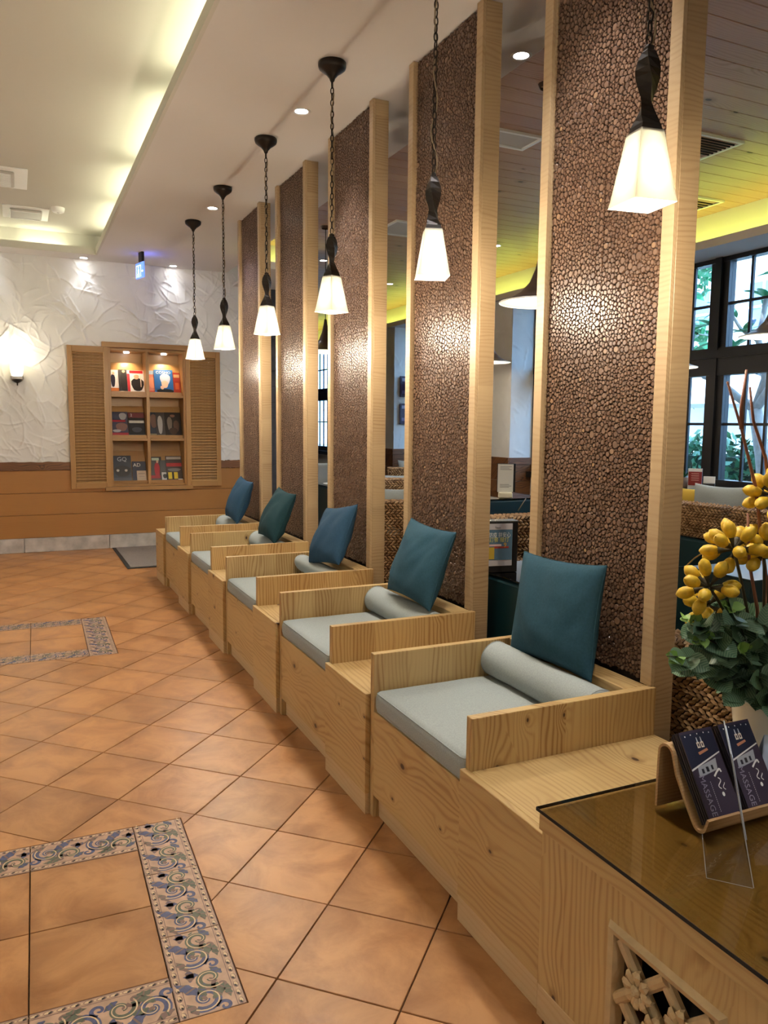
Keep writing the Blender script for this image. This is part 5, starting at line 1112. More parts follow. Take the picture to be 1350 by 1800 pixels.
# magazines: (cell column, row, x offset, width, height, cover colour, shapes, lettering, label)
E, Rr = 'e', 'r'
MAG = [
 (0, 2, 0.000, 0.135, 0.245, (226, 222, 222), [(Rr, .5, .12, 1, .24, (205, 120, 60)), (E, .25, .55, .35, .6, (40, 40, 60)), (E, .75, .6, .35, .5, (210, 205, 205)), (E, .3, .85, .2, .14, (225, 180, 150))], None, 'magazine with pale cover and dark figure, upper left compartment'),
 (0, 2, 0.095, 0.110, 0.250, (58, 55, 55), [(E, .5, .5, .7, .9, (45, 42, 42)), (E, .5, .92, .3, .12, (200, 160, 130))], None, 'black magazine in the middle of the upper left compartment'),
 (0, 2, 0.185, 0.185, 0.245, (228, 224, 224), [(Rr, .55, .93, .8, .12, (190, 35, 45)), (Rr, .08, .45, .16, .8, (200, 60, 70)), (E, .6, .4, .75, .6, (38, 34, 36)), (E, .55, .72, .3, .22, (220, 165, 135)), (Rr, .8, .55, .05, .5, (225, 215, 200))], None, 'white and red magazine with a dark figure, upper left compartment'),
 (1, 2, 0.000, 0.110, 0.250, (196, 120, 100), [(Rr, .5, .92, 1, .16, (150, 165, 185)), (E, .5, .5, .8, .5, (215, 140, 110)), (Rr, .5, .1, 1, .1, (180, 70, 60))], None, 'reddish magazine at the left of the upper right compartment'),
 (1, 2, 0.075, 0.210, 0.262, (38, 98, 165), [(E, .58, .62, .55, .5, (190, 195, 220)), (E, .55, .42, .36, .32, (232, 190, 170)), (E, .55, .12, 1.0, .45, (22, 26, 34)), (E, .4, .28, .2, .16, (222, 180, 160))], 'co', 'blue magazine showing a person in a pale head wrap, upper right compartment'),
 (1, 2, 0.285, 0.080, 0.235, (150, 50, 38), [(Rr, .5, .85, .8, .14, (190, 150, 110)), (Rr, .5, .4, .5, .3, (190, 90, 50))], None, 'narrow red magazine at the right of the upper right compartment'),
 (0, 1, 0.005, 0.178, 0.262, (70, 70, 88), [(Rr, .5, .10, 1, .16, (165, 50, 60)), (Rr, .45, .64, .8, .08, (165, 40, 50)), (E, .7, .82, .45, .3, (165, 165, 170)), (E, .6, .4, .7, .36, (140, 105, 95)), (E, .3, .25, .5, .12, (185, 180, 180))], None, 'magazine with red bands and a face, middle left compartment'),
 (0, 1, 0.186, 0.180, 0.258, (38, 38, 42), [(Rr, .5, .88, 1, .20, (120, 60, 66)), (Rr, .5, .62, .92, .10, (210, 210, 205)), (E, .5, .30, .6, .22, (80, 84, 92)), (Rr, .5, .08, 1, .05, (120, 120, 118))], 'two', 'dark magazine headed with a large numeral, middle left compartment'),
 (1, 1, 0.004, 0.110, 0.262, (52, 56, 66), [(E, .5, .65, .7, .6, (120, 90, 75)), (Rr, .5, .1, .9, .1, (150, 140, 110))], None, 'dim blue grey magazine, left in the middle right compartment'),
 (1, 1, 0.085, 0.110, 0.262, (72, 66, 62), [(E, .4, .5, .5, .8, (178, 172, 165)), (Rr, .5, .06, .9, .08, (150, 140, 110))], None, 'grey magazine with a white dress, middle right compartment'),
 (1, 1, 0.180, 0.185, 0.262, (40, 34, 30), [(E, .3, .55, .3, .6, (120, 108, 95)), (E, .7, .45, .35, .5, (95, 70, 55)), (E, .5, .86, .3, .12, (130, 95, 75)), (E, .5, .25, .5, .3, (70, 50, 40))], None, 'dark brown magazine at the right of the middle right compartment'),
 (0, 0, 0.010, 0.198, 0.275, (44, 52, 66), [(E, .5, .42, .9, .45, (24, 24, 28)), (E, .25, .45, .16, .10, (190, 185, 175)), (E, .7, .45, .16, .10, (190, 185, 175)), (Rr, .5, .12, 1, .12, (70, 74, 84))], 'gq', 'dark magazine with a car front, lower left compartment'),
 (0, 0, 0.215, 0.155, 0.215, (26, 34, 60), [(Rr, .5, .2, .6, .3, (34, 40, 60))], 'ad', 'navy magazine lettered AD, lower left compartment'),
 (0, 0, 0.262, 0.105, 0.120, (196, 178, 158), [(Rr, .5, .75, .7, .08, (150, 135, 120)), (Rr, .5, .5, .6, .05, (160, 145, 130)), (Rr, .5, .28, 1, .02, (150, 135, 120))], None, 'small beige booklet standing before the navy magazine'),
 (1, 0, 0.004, 0.135, 0.262, (70, 66, 62), [(E, .6, .45, .45, .7, (176, 30, 42)), (Rr, .45, .2, .8, .12, (170, 36, 46)), (Rr, .5, .9, .6, .10, (190, 205, 180)), (E, .65, .8, .2, .12, (215, 170, 145))], None, 'magazine with a red dressed figure, lower right compartment'),
 (1, 0, 0.118, 0.090, 0.225, (74, 74, 74), [(Rr, .55, .24, .8, .4, (200, 200, 198)), (E, .55, .26, .5, .22, (34, 34, 34))], None, 'grey magazine with a white box, lower right compartment'),
 (1, 0, 0.185, 0.185, 0.268, (66, 52, 50), [(Rr, .5, .92, .9, .10, (176, 168, 160)), (Rr, .5, .66, .95, .14, (170, 40, 44)), (Rr, .35, .22, .7, .26, (30, 28, 20)), (Rr, .22, .24, .24, .26, (215, 190, 40)), (Rr, .58, .24, .24, .26, (215, 190, 40)), (E, .5, .46, .8, .14, (120, 118, 118)), (Rr, .85, .06, .28, .1, (215, 215, 212))], 'az', 'red and yellow lettered magazine at the right of the lower right compartment'),
]
slope = Vector((0, 0.12, 0.34)).normalized(); nrm_ = Vector((0, -slope.z, slope.y))
stack = {}
for (cc, rr_, dx, w, h, bgc, shp, txt, lb) in MAG:
    x0 = (0.945, 1.353)[cc] + 0.003; z0 = (0.722, 1.235, 1.722)[rr_]; ns = stack.get((cc, rr_), 0); stack[(cc, rr_)] = ns + 1; 
    if x0 + dx + w > (1.317, 1.725)[cc] - 0.001: w = (1.317, 1.725)[cc] - 0.001 - x0 - dx
    base = Vector((x0 + dx, D + 0.072 - 0.0085 * ns, z0 + 0.006)); base = base
    t2 = thing('magazine', lb, 'magazine', tuple(base), 0, 'magazines in the wall cabinet')
    Mx = Matrix(((1, slope.x, nrm_.x), (0, slope.y, nrm_.y), (0, slope.z, nrm_.z))).to_4x4()
    h = h * 1.16; mb = MB(); mb.box(0, w, 0, h, 0, 0.006); mb.xform(Mx); mb.build('pages', pal(bgc), t2)
    for si, (kind, cx, cy, sw, sh_, colr) in enumerate(shp):
        m2 = MB(); zz = 0.0066 + 0.0003 * si; a, b = cx * w, cy * h; hw_, hh_ = min(sw * w / 2, a, w - a) if kind == Rr else min(sw * w / 2, a, w - a), min(sh_ * h / 2, b, h - b)
        if kind == Rr: m2.poly([(a - hw_, b - hh_, zz), (a + hw_, b - hh_, zz), (a + hw_, b + hh_, zz), (a - hw_, b + hh_, zz)])
        else: m2.poly([(a + hw_ * math.cos(q) * (1 + 0.1 * math.sin(3 * q)), b + hh_ * math.sin(q) * (1 + 0.08 * math.cos(2 * q)), zz) for q in [2 * PI * k / 14 for k in range(14)]])
        m2.xform(Mx); m2.build('cover_print', pal(colr), t2, fix=False)
    if txt:
        o_ = ob('lettering', TXT[txt], t2); px_, py_, s_ = {'co': (0.5, 0.88, 0.85), 'two': (0.2, 0.88, 0.9), 'gq': (0.5, 0.86, 1.0), 'ad': (0.35, 0.82, 0.85), 'az': (0.45, 0.66, 0.6)}[txt]
        o_.matrix_local = Mx @ Matrix.Translation((px_ * w, py_ * h, 0.0085)) @ Matrix.Diagonal((s_, s_, 1, 1))

# wall sconce
t = thing('wall_sconce', 'glowing glass wall sconce on a grey metal bracket at the left edge', 'wall lamp', (0.006, D - 0.012, 1.87))
mb = MB(); mb.cbox(-0.062, 0.062, -0.095, 0.0, -0.030, 0.022, 0.012); mb.build('bracket', M['chrome'], t)
mb = MB(); mb.v = []; mb.lathe([(0.006, -0.085), (0.007, -0.06), (0.03, -0.05), (0.055, -0.03)], 14, cx=0, cy=-0.05); mb.build('finial', M['iron'], t, smooth=True)
mb = MB(); rg = mb.lathe([(0.050, 0.022), (0.062, 0.05), (0.066, 0.10), (0.060, 0.15), (0.052, 0.19), (0.049, 0.19), (0.056, 0.15), (0.062, 0.10), (0.058, 0.05)], 20, cx=0, cy=-0.078); mb.build('glass_shade', M['opal'], t, smooth=True)
mb = MB(); mb.lathe([(0.004, 0.055), (0.022, 0.065), (0.028, 0.09), (0.022, 0.115), (0.003, 0.125)], 12, cx=0, cy=-0.078); mb.build('bulb', plain('sconce bulb', (1, 1, 1), 0.5, emit=(1.0, 0.90, 0.70), es=60), t, smooth=True)
lamp('sconce_glow', 'POINT', (0, -0.078, 0.135), 2.0, (1.0, 0.90, 0.70), t, 0.015); lamp('sconce_light', 'POINT', (0, -0.15, 0.235), SCONCE_W, (1.0, 0.90, 0.70), t, 0.07)
# hanging exit sign
t = thing('exit_sign', 'small blue lit sign hanging from the ceiling near the back wall', 'sign', (1.20, 8.60, H), -1.33)
mb = MB(); mb.cbox(-0.02, 0.07, -0.014, 0.014, -0.10, -0.0005, 0.003); mb.build('bracket', M['black'], t)
mb = MB(); mb.cbox(-0.115, 0.09, -0.007, 0.007, -0.255, -0.1005, 0.002); mb.build('sign_panel', plain('sign glow', (0.05, 0.10, 0.6), 0.3, emit=(0.10, 0.22, 1.0), es=1.5), t)
for yy in (-0.0085, 0.0085):
    mb = MB()
    def sq(a, b, c, d): mb.poly([(a, yy, b), (c, yy, b), (c, yy, d), (a, yy, d)])
    sq(-0.10, -0.245, -0.092, -0.125); sq(0.02, -0.245, 0.028, -0.125); sq(-0.10, -0.133, 0.028, -0.125); sq(-0.055, -0.205, -0.025, -0.165); sq(-0.05, -0.155, -0.032, -0.14); sq(-0.065, -0.245, -0.05, -0.205); sq(-0.03, -0.245, -0.015, -0.205); sq(0.045, -0.20, 0.085, -0.185)
    mb.build('pictogram', plain('pictogram glow', (0.6, 0.7, 1), 0.3, emit=(0.55, 0.70, 1.0), es=2.5), t, fix=False)
lamp('sign_glow', 'POINT', (-0.01, 0.06, -0.12), 0.8, (0.12, 0.16, 1.0), t, 0.05)
# door mat by the far end of the row
t = thing('floor_mat', 'grey brown door mat with black edge by the back wall', 'mat', (0.905, 7.85, 0.001), 0.0)
mb = MB(); mb.cbox(0, 1.9, 0, 1.36, 0, 0.008, 0.003); mb.build('mat_edge', M['rubber'], t); mb = MB(); mb.cbox(0.035, 1.86, 0.035, 1.33, 0.006, 0.012, 0.002); mb.build('mat_pile', M['mat'], t)
# tray ceiling fittings
def diffuser(nm, label, x0, x1, y0, y1, nsl):
    t = thing(nm, label, 'vent', ((x0 + x1) / 2, (y0 + y1) / 2, HT), 0, 'air vents on the tray ceiling'); hx, hy = (x1 - x0) / 2, (y1 - y0) / 2
    mb = MB(); mb.cbox(-hx, hx, -hy, hy, -0.012, -0.0005, 0.003); mb.build('frame', M['white'], t)
    mb = MB(); mb.cbox(-hx * 0.7, hx * 0.7, -hy * 0.72, hy * 0.72, -0.030, -0.0125, 0.008); mb.build('inner_panel', M['grille'], t)
    s = MB(); s.box(-hx * 0.62, hx * 0.62, -0.006, 0.006, -0.036, -0.030); me = s.mesh('grille_slat', M['white'], fix=True)
    for k in range(nsl): ob('grille_slat', me, t, (0, -hy * 0.62 + hy * 1.24 * k / max(1, nsl - 1), 0))
diffuser('air_vent', 'slatted air vent at the left edge of the tray ceiling', -0.50, 0.14, 6.97, 7.55, 12); diffuser('air_vent', 'long white air vent nearest the back wall in the tray ceiling', -0.06, 0.335, 8.15, 8.62, 2)
t = thing('smoke_detector', 'round white smoke detector beside the ceiling vent', 'smoke detector', (0.405, 8.08, HT)); mb = MB(); rg = mb.lathe([(0.038, -0.045), (0.052, -0.038), (0.058, -0.018), (0.060, -0.0005)], 20); mb.face([rg[0] + k for k in range(20)][::-1]); mb.build('detector_body', M['white'], t, smooth=True)
mb = MB(); mb.tube([(0.010 * math.cos(2 * PI * k / 12), 0.010 * math.sin(2 * PI * k / 12), -0.046) for k in range(12)], 0.002, 4, closed=True); mb.build('sensor_ring', M['grille'], t)
def hatch(label, x0, x1, y0, y1, inner):
    t = thing('ceiling_panel', label, 'ceiling panel', ((x0 + x1) / 2, (y0 + y1) / 2, HW), 0, 'panels in the plank ceiling'); hx, hy = (x1 - x0) / 2, (y1 - y0) / 2; w = 0.022
    mb = MB(); mb.box(-hx, hx, -hy, -hy + w, -0.016, -0.0005); mb.box(-hx, hx, hy - w, hy, -0.016, -0.0005); mb.box(-hx, -hx + w, -hy + w, hy - w, -0.016, -0.0005); mb.box(hx - w, hx, -hy + w, hy - w, -0.016, -0.0005); mb.build('panel_frame', M['white'], t)
    mb = MB(); mb.box(-hx + w, hx - w, -hy + w, hy - w, -0.006, -0.001); mb.build('panel_face', inner, t)
    if inner is not M['grille']:
        s = MB(); s.box(-hx + w, hx - w, -0.004, 0.004, -0.014, -0.006); me = s.mesh('louvre', M['dark'], fix=True)
        for k in range(7): ob('louvre', me, t, (0, -hy * 0.55 + hy * 1.5 * k / 8 - 0.02, 0))
hatch('grey panel in the plank ceiling between the two nearest columns', 2.42, 3.11, 4.33, 4.58, M['grille']); hatch('wood faced louvre panel in the plank ceiling at the right edge', 3.62, 4.30, 3.83, 4.20, M['ceilwood']); hatch('third ceiling panel near the yellow lit cove', 4.55, 5.26, 4.85, 5.40, M['ceilwood']); hatch('ceiling panel seen between the second and third columns', 3.15, 3.6, 6.6, 7.1, M['grille'])

# ================================================================ DINING ROOM
def woven(mb, x0, x1, y0, y1, z0, z1, p, rg, faces='xXyYZ', r=0.02):
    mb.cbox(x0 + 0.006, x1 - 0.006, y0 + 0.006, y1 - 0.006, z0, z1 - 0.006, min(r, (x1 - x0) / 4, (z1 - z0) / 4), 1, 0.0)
    def patch(o, u, v, n, lu, lv):
        nu, nv = max(1, int(lu / p)), max(1, int(lv / (p * 0.62)))
        for i in range(nu):
            for j in range(nv):
                cu, cv = (i + 0.5 + (0.5 if j % 2 else 0)) * lu / nu, (j + 0.5) * lv / nv
                if cu > lu: continue
                a = (0.42 if (j // 2) % 2 else -0.42) + rg.uniform(-0.15, 0.15); du = math.cos(a) * p * 0.62, math.sin(a) * p * 0.62; dv = -math.sin(a) * p * 0.30, math.cos(a) * p * 0.30
                def q(s, t_, h): return tuple(o + u * (cu + s * du[0] + t_ * dv[0]) + v * (cv + s * du[1] + t_ * dv[1]) + n * h)
                h = p * rg.uniform(0.22, 0.36); k = len(mb.v); mb.v += [q(-1, 0, -0.002), q(-0.35, -1, 0.0), q(0.35, -1, 0.0), q(1, 0, -0.002), q(0.35, 1, 0.0), q(-0.35, 1, 0.0), q(-0.45, 0, h), q(0.45, 0, h)]; c = rg.uniform(0.1, 1.0)
                for f in ((0, 1, 6), (1, 2, 7, 6), (2, 3, 7), (3, 4, 7), (4, 5, 6, 7), (5, 0, 6)): mb.face([k + z for z in f], 0, c)
    X, Y, Z = Vector((1, 0, 0)), Vector((0, 1, 0)), Vector((0, 0, 1)); a, b, c_ = x1 - x0, y1 - y0, z1 - z0
    if 'x' in faces: patch(Vector((x0, y1, z0)), -Y, Z, -X, b, c_)
    if 'X' in faces: patch(Vector((x1, y0, z0)), Y, Z, X, b, c_)
    if 'y' in faces: patch(Vector((x0, y0, z0)), X, Z, -Y, a, c_)
    if 'Y' in faces: patch(Vector((x1, y1, z0)), -X, Z, Y, a, c_)
    if 'Z' in faces: patch(Vector((x0, y0, z1)), X, Y, Z, a, b)
def make_wicker(nm, label, p=0.030, bh=0.88, ah=0.66):
    t = thing(nm, label, 'chair', (0, 0, 0), 0, 'woven seagrass armchairs'); rg = random.Random(5)      # faces -y (front), back at +y
    for pn, a, fc in (('backrest', (-0.33, 0.33, 0.22, 0.34, 0.30, bh), 'xXyYZ'), ('arm', (-0.33, -0.23, -0.33, 0.219, 0.12, ah), 'xXyZ'), ('arm', (0.23, 0.33, -0.33, 0.219, 0.12, ah), 'xXyZ'), ('seat', (-0.229, 0.229, -0.32, 0.219, 0.12, 0.42), 'yZ')):
        mb = MB(); woven(mb, *a, p, rg, fc); o_ = mb.build(pn, [M['wicker'], M['wicker_core']], t, attr=True, fix=False); o_['kind'] = 'stuff'
    for sx in (-1, 1):
        for yy in (-0.30, 0.30):
            mb = MB(); mb.cbox(sx * 0.30 - 0.02, sx * 0.30 + 0.02, yy - 0.02, yy + 0.02, 0, 0.30 if yy > 0 else 0.119, 0.003); mb.build('leg', M['brownleather'], t)
    return t
WCH = [((2.33, 1.72, 0), PI / 2 * 1 + 0.0, 0.0, 'near wicker chair just behind the counter flowers'), ((2.83, 4.24, 0), PI, 0.0, 'wicker chair beyond the framed advert sign'), ((2.70, 5.22, 0), PI * 0.86, 0, 'wicker chair with a grey cushion behind the second column gap'),
       ((4.66, 4.24, 0), PI / 2 + 0.05, 0, 'wicker chair by the window, left of the yellow flower heads'), ((4.70, 3.50, 0), PI / 2 - 0.05, 0, 'wicker chair by the window, partly behind the yellow flower heads'), ((3.55, 7.3, 0), PI * 0.9, 0, 'distant wicker chair between the second and third columns'), ((4.55, 9.0, 0), PI * 0.9, 0, 'farthest wicker chair beneath the plaster pier'), ((4.45, 7.45, 0), 0.3, 0, 'wicker chair beside the far teal table'), ((3.35, 9.1, 0), -0.4, 0, 'wicker chair seen through the third gap')]
proto = None
for k, (loc, rz, _, lb) in enumerate(WCH):
    if proto is None: proto = make_wicker('wicker_chair', lb); o_ = proto
    else: o_ = copy_tree(proto); o_['label'] = lb
    o_.location = loc; o_.rotation_euler = (0, 0, rz)
WCHS = {0: 0.80, 3: 1.0, 4: 1.0}
bpy.data.objects['wicker_chair'].scale = (1.0, 1.0, 0.80)
# teal tables with glass tops
def teal_table(label, x0, x1, y0, y1, z):
    t = thing('teal_table', label, 'table', (x0, y0, 0), 0, 'dark teal box tables with glass tops'); w, d = x1 - x0, y1 - y0
    mb = MB(); mb.cbox(0, w, 0, d, 0.03, z - 0.012, 0.018); mb.build('table_body', M['tealpaint'], t); mb = MB(); mb.cbox(0.004, w - 0.004, 0.004, d - 0.004, z - 0.0115, z - 0.003, 0.002); mb.build('glass_top', M['teal_glass'], t)
    mb = MB(); mb.box(0.03, w - 0.03, 0.03, d - 0.03, 0, 0.03); mb.build('plinth', M['black'], t)
teal_table('dark teal table carrying the framed advert sign', 1.935, 2.50, 2.62, 3.62, 0.752); teal_table('teal glass topped table mirroring the window behind the flowers', 3.75, 4.24, 2.6, 4.06, 0.752)
teal_table('far teal table carrying the white code stand', 3.45, 4.25, 5.72, 6.5, 0.79); teal_table('teal console under the window carrying cards and a pot plant', 5.04, 5.50, 4.5, 6.3, 0.91); teal_table('teal table seen through the third column gap', 3.0, 3.6, 7.9, 8.5, 0.75)
# dark teal upholstered chair beside the first column
t = thing('teal_chair', 'dark teal upholstered chair with slanted back beside the nearest column', 'chair', (2.80, 2.50, 0))
mb = MB(); mb.prism([(-0.42, 0.02), (0.10, 0.02), (0.06, 0.42), (-0.02, 0.80), (-0.05, 0.835), (-0.10, 0.845), (-0.42, 0.845)], 'x', -0.30, 0.30); mb.v = [(x, y, z) for x, y, z in mb.v]; mb.build('chair_shell', M['tealpaint'], t)
mb = MB(); mb.tube([(-0.301, 0.10, 0.02), (-0.301, 0.06, 0.42), (-0.301, -0.02, 0.80), (-0.301, -0.05, 0.835), (-0.301, -0.10, 0.846), (-0.301, -0.42, 0.846)], 0.004, 6); mb.build('piping', M['tealpaint'], t, smooth=True)
# framed advert on the near teal table
t = thing('advert_sign', 'black framed advert stand with a blue and yellow poster on the teal table', 'sign', (1.985, 3.02, 0.751), 0.0)
R3 = Matrix.Rotation(-0.62, 4, 'Z'); t.rotation_euler = (0, 0, -0.18)
def apart(nm, mat, *a):
    mb = MB(); mb.cbox(*a, 0.001); return mb.build(nm, mat, t)
apart('stand_block', M['black'], -0.085, 0.085, -0.012, 0.06, 0.0, 0.232); apart('frame_top', M['signgrey'], -0.087, 0.087, -0.014, 0.062, 0.2325, 0.238)
apart('poster_sheet', pal((196, 190, 190)), -0.083, 0.058, -0.0135, -0.0122, 0.030, 0.226)
apart('poster_print', pal((88, 118, 138)), -0.083, 0.057, -0.0142, -0.0136, 0.058, 0.198); apart('poster_bag', pal((206, 172, 62)), -0.082, -0.030, -0.0149, -0.0143, 0.062, 0.118); apart('poster_strip', pal((226, 196, 190)), -0.070, 0.004, -0.0149, -0.0143, 0.122, 0.131); apart('poster_strip', pal((176, 66, 52)), -0.032, 0.040, -0.0149, -0.0143, 0.112, 0.121)
for nm, px_, pz_, s_ in (('line1', -0.005, 0.172, 1.0), ('line2', -0.008, 0.150, 1.0), ('nine', 0.022, 0.126, 0.55), ('brand', -0.016, 0.208, 1.0)):
    o_ = ob('lettering', TXT[nm], t, (px_, -0.0155, pz_), (PI / 2, 0, 0), (s_, s_, 1))
# white stand with code-less card on far table
t = thing('card_stand', 'white card stand with black back on the far teal table', 'sign', (3.86, 5.80, 0.789), -0.5)
mb = MB(); mb.cbox(-0.075, 0.085, 0.0, 0.012, 0.05, 0.30, 0.002); mb.build('stand_back', M['black'], t); mb = MB(); mb.cbox(-0.07, 0.066, -0.004, -0.0005, 0.05, 0.295, 0.001); mb.build('card', pal((222, 218, 205)), t); mb = MB(); mb.cbox(-0.06, 0.06, -0.05, 0.03, 0.0, 0.049, 0.006); mb.build('card_base', pal((232, 222, 190)), t); mb = MB(); [mb.poly([(-0.05, -0.0045, 0.27 - 0.012 * k), (0.05 - 0.02 * (k % 2), -0.0045, 0.27 - 0.012 * k), (0.05 - 0.02 * (k % 2), -0.0045, 0.274 - 0.012 * k), (-0.05, -0.0045, 0.274 - 0.012 * k)]) for k in (0, 1, 2, 13, 14, 15)]; mb.build('small_print', pal((120, 118, 112)), t, fix=False)
# things on the window console
t = thing('menu_card', 'small red and white table card on the window console', 'card', (5.12, 4.87, 0.908), -0.75); mb = MB(); mb.cbox(-0.055, 0.055, -0.012, 0.0, 0.0, 0.17, 0.001); mb.build('card_body', M['paper'], t); mb = MB(); mb.cbox(-0.052, 0.052, -0.0145, -0.0125, 0.030, 0.145, 0.0005); mb.build('red_print', pal((140, 40, 40)), t); mb = MB(); [mb.poly([(-0.03, -0.0152, 0.125 - 0.018 * k), (0.03, -0.0152, 0.125 - 0.018 * k), (0.03, -0.0152, 0.131 - 0.018 * k), (-0.03, -0.0152, 0.131 - 0.018 * k)]) for k in range(4)]; mb.build('small_print', pal((215, 160, 150)), t, fix=False); mb = MB(); mb.cbox(0.0555, 0.0575, -0.012, 0.075, 0.0, 0.17, 0.0005); mb.build('blue_side', pal((52, 78, 150)), t)
t = thing('card_holder', 'little white and black card holder on the window console', 'card', (5.10, 4.70, 0.908), -0.9); mb = MB(); mb.cbox(-0.045, 0.045, 0, 0.01, 0.06, 0.115, 0.001); mb.build('white_card', M['paper'], t); mb = MB(); mb.cbox(-0.045, 0.045, -0.03, 0.03, 0, 0.059, 0.003); mb.build('holder', M['black'], t)
t = thing('pot_plant', 'small spiky green plant in a round pot on the window console', 'plant', (5.14, 5.00, 0.908)); mb = MB(); rg = mb.lathe([(0.03, 0), (0.05, 0.02), (0.058, 0.05), (0.048, 0.085), (0.04, 0.09)], 16); mb.face([rg[-1] + k for k in range(16)]); mb.face([rg[0] + k for k in range(16)][::-1]); mb.build('pot', plain('pot clay', (0.40, 0.30, 0.24), 0.6), t, smooth=True)
spk = leaf_shape(0.13, 0.014, 0.35).mesh('leaf', M['treeleaf'], smooth=True); rng = random.Random(2)
for k in range(18):
    a = rng.uniform(0, 2 * PI); d = Vector((math.cos(a), math.sin(a), rng.uniform(0.4, 1.6))).normalized(); o_ = ob('leaf', spk, t); o_.matrix_local = Matrix.Translation((0, 0, 0.088)) @ d.to_track_quat('X', 'Z').to_matrix().to_4x4()
# loose cushions on the dining chairs
def loose(lb, loc, w, h, T, mat, rz, lean, seed):
    mb, _, _ = pillow_mesh(w, h, T, seed, None, 18); Mx = Matrix.Rotation(rz, 4, 'Z') @ Matrix.Rotation(PI / 2 - lean, 4, 'X'); mb.v = [tuple(Mx @ (Vector(p) + Vector((0, h / 2, 0)))) for p in mb.v]
    t = thing('chair_cushion', lb, 'cushion', loc, 0, 'loose cushions in the dining room'); mb.build('cushion_cover', M[mat], t, smooth=True)
loose('yellow cushion by the window', (4.90, 4.68, 0.50), 0.34, 0.44, 0.12, 'yellow', -1.15, 0.12, 11); loose('grey cushion by the window next to the yellow one', (4.84, 4.36, 0.45), 0.46, 0.54, 0.13, 'linen', -1.25, 0.15, 12)
loose('large grey cushion seen through the gap between the second and third columns', (2.44, 5.02, 0.56), 0.46, 0.42, 0.13, 'linen', -0.35, 0.25, 13); loose('grey cushion on the distant chair between the second and third columns', (3.50, 7.16, 0.50), 0.44, 0.42, 0.13, 'linen', -0.1, 0.2, 14); loose('dark grey cushion on the farthest wicker chair', (4.52, 8.80, 0.56), 0.44, 0.42, 0.13, 'linen', -0.1, 0.2, 15); loose('pale cushion seen through the third column gap', (3.33, 9.10, 0.56), 0.42, 0.40, 0.13, 'linen', 2.7, 0.2, 16)
# cords strung on the teal tables
mb = MB(); mb.tube([(3.735, 3.72, 0.44), (3.735, 3.62, 0.53), (3.735, 3.52, 0.625), (3.735, 3.39, 0.715), (3.74, 3.33, 0.74)], 0.005, 6); tag(mb.build('cord', plain('straw cord', (0.45, 0.28, 0.08), 0.7), smooth=True), 'straw coloured cord hanging across the teal table front behind the flowers', 'cord')
for k, (a, b) in enumerate((((3.585, 5.715, 0.785), (3.64, 5.715, 0.70)), ((4.02, 5.715, 0.785), (3.94, 5.715, 0.68)))):
    mb = MB(); mb.tube([a, tuple((Vector(a) + Vector(b)) / 2), b], 0.005, 6); tag(mb.build('cord', M['cable'], smooth=True), ['left', 'right'][k] + ' cord hanging on the front of the far teal table', 'cord')
# grey ledge under the pier, plate on the third table
mb = MB(); mb.cbox(4.98, 5.28, 7.95, 9.25, 0.0, 0.60, 0.01); tag(mb.build('stone_ledge', M['stone']), 'grey stone ledge under the plaster pier', 'ledge')
t = thing('plate', 'white plate with a bun on the table behind the third column', 'plate', (3.12, 8.02, 0.751)); mb = MB(); rg = mb.lathe([(0.05, 0), (0.09, 0.006), (0.13, 0.018), (0.128, 0.021), (0.085, 0.010)], 24); mb.face([rg[-1] + k for k in range(24)]); mb.face([rg[0] + k for k in range(24)][::-1]); mb.build('dish', M['white'], t, smooth=True)
t = thing('bun', 'golden bun on the white plate', 'bread', (3.12, 8.02, 0.762)); mb = MB(); rg = mb.lathe([(0.06, 0.0), (0.075, 0.015), (0.07, 0.04), (0.04, 0.058), (0.004, 0.062)], 16); mb.face([rg[0] + k for k in range(16)][::-1]); mb.build('crust', plain('bread crust', (0.55, 0.28, 0.08), 0.6, var=0.2, vscale=25), t, smooth=True)
# pictures on the pier reveal
for k, z in enumerate((1.84, 1.42)):
    t = thing('picture', ['upper small dark picture on the plaster pier', 'lower small dark picture on the plaster pier'][k], 'picture', (5.395, 11.113, z)); mb = MB(); mb.cbox(0, 0.24, -0.025, -0.004, 0, 0.32, 0.003); mb.build('canvas', pal((58, 34, 60)), t)
    for a, b, c_ in ((0.03, 0.05, (120, 100, 130)), (0.09, 0.17, (90, 60, 100)), (0.03, 0.24, (150, 140, 160))): mb = MB(); mb.poly([(a, -0.0262, b), (a + 0.10, -0.0262, b), (a + 0.10, -0.0262, b + 0.05), (a, -0.0262, b + 0.05)]); mb.build('painted_patch', pal(c_), t, fix=False)
# trumpet pendants
tp = MB(); out = [(0.012, 0.30), (0.018, 0.255), (0.034, 0.18), (0.064, 0.108), (0.112, 0.056), (0.174, 0.022), (0.222, 0.005), (0.228, 0.0)]
tp.lathe(out, 28, 0); tp_me = tp.mesh('lamp_shade', M['lampbrown'], smooth=True, fix=True)
ti = MB(); ti.lathe([(0.227, 0.0), (0.215, 0.004), (0.170, 0.018), (0.108, 0.050), (0.058, 0.10), (0.026, 0.165)], 28); ti_me = ti.mesh('inner_reflector', M['lampin'], smooth=True, fix=True)
tr_ = MB(); tr_.tube([(0.228 * math.cos(2 * PI * k / 32), 0.228 * math.sin(2 * PI * k / 32), 0.0) for k in range(32)], 0.004, 6, closed=True); tr_me = tr_.mesh('rim', M['lampin'], smooth=True)
tb_ = MB(); tb_.lathe([(0.003, 0.03), (0.025, 0.04), (0.032, 0.065), (0.02, 0.10), (0.003, 0.12)], 12); tb_me = tb_.mesh('bulb', M['bulb'], smooth=True, fix=True)
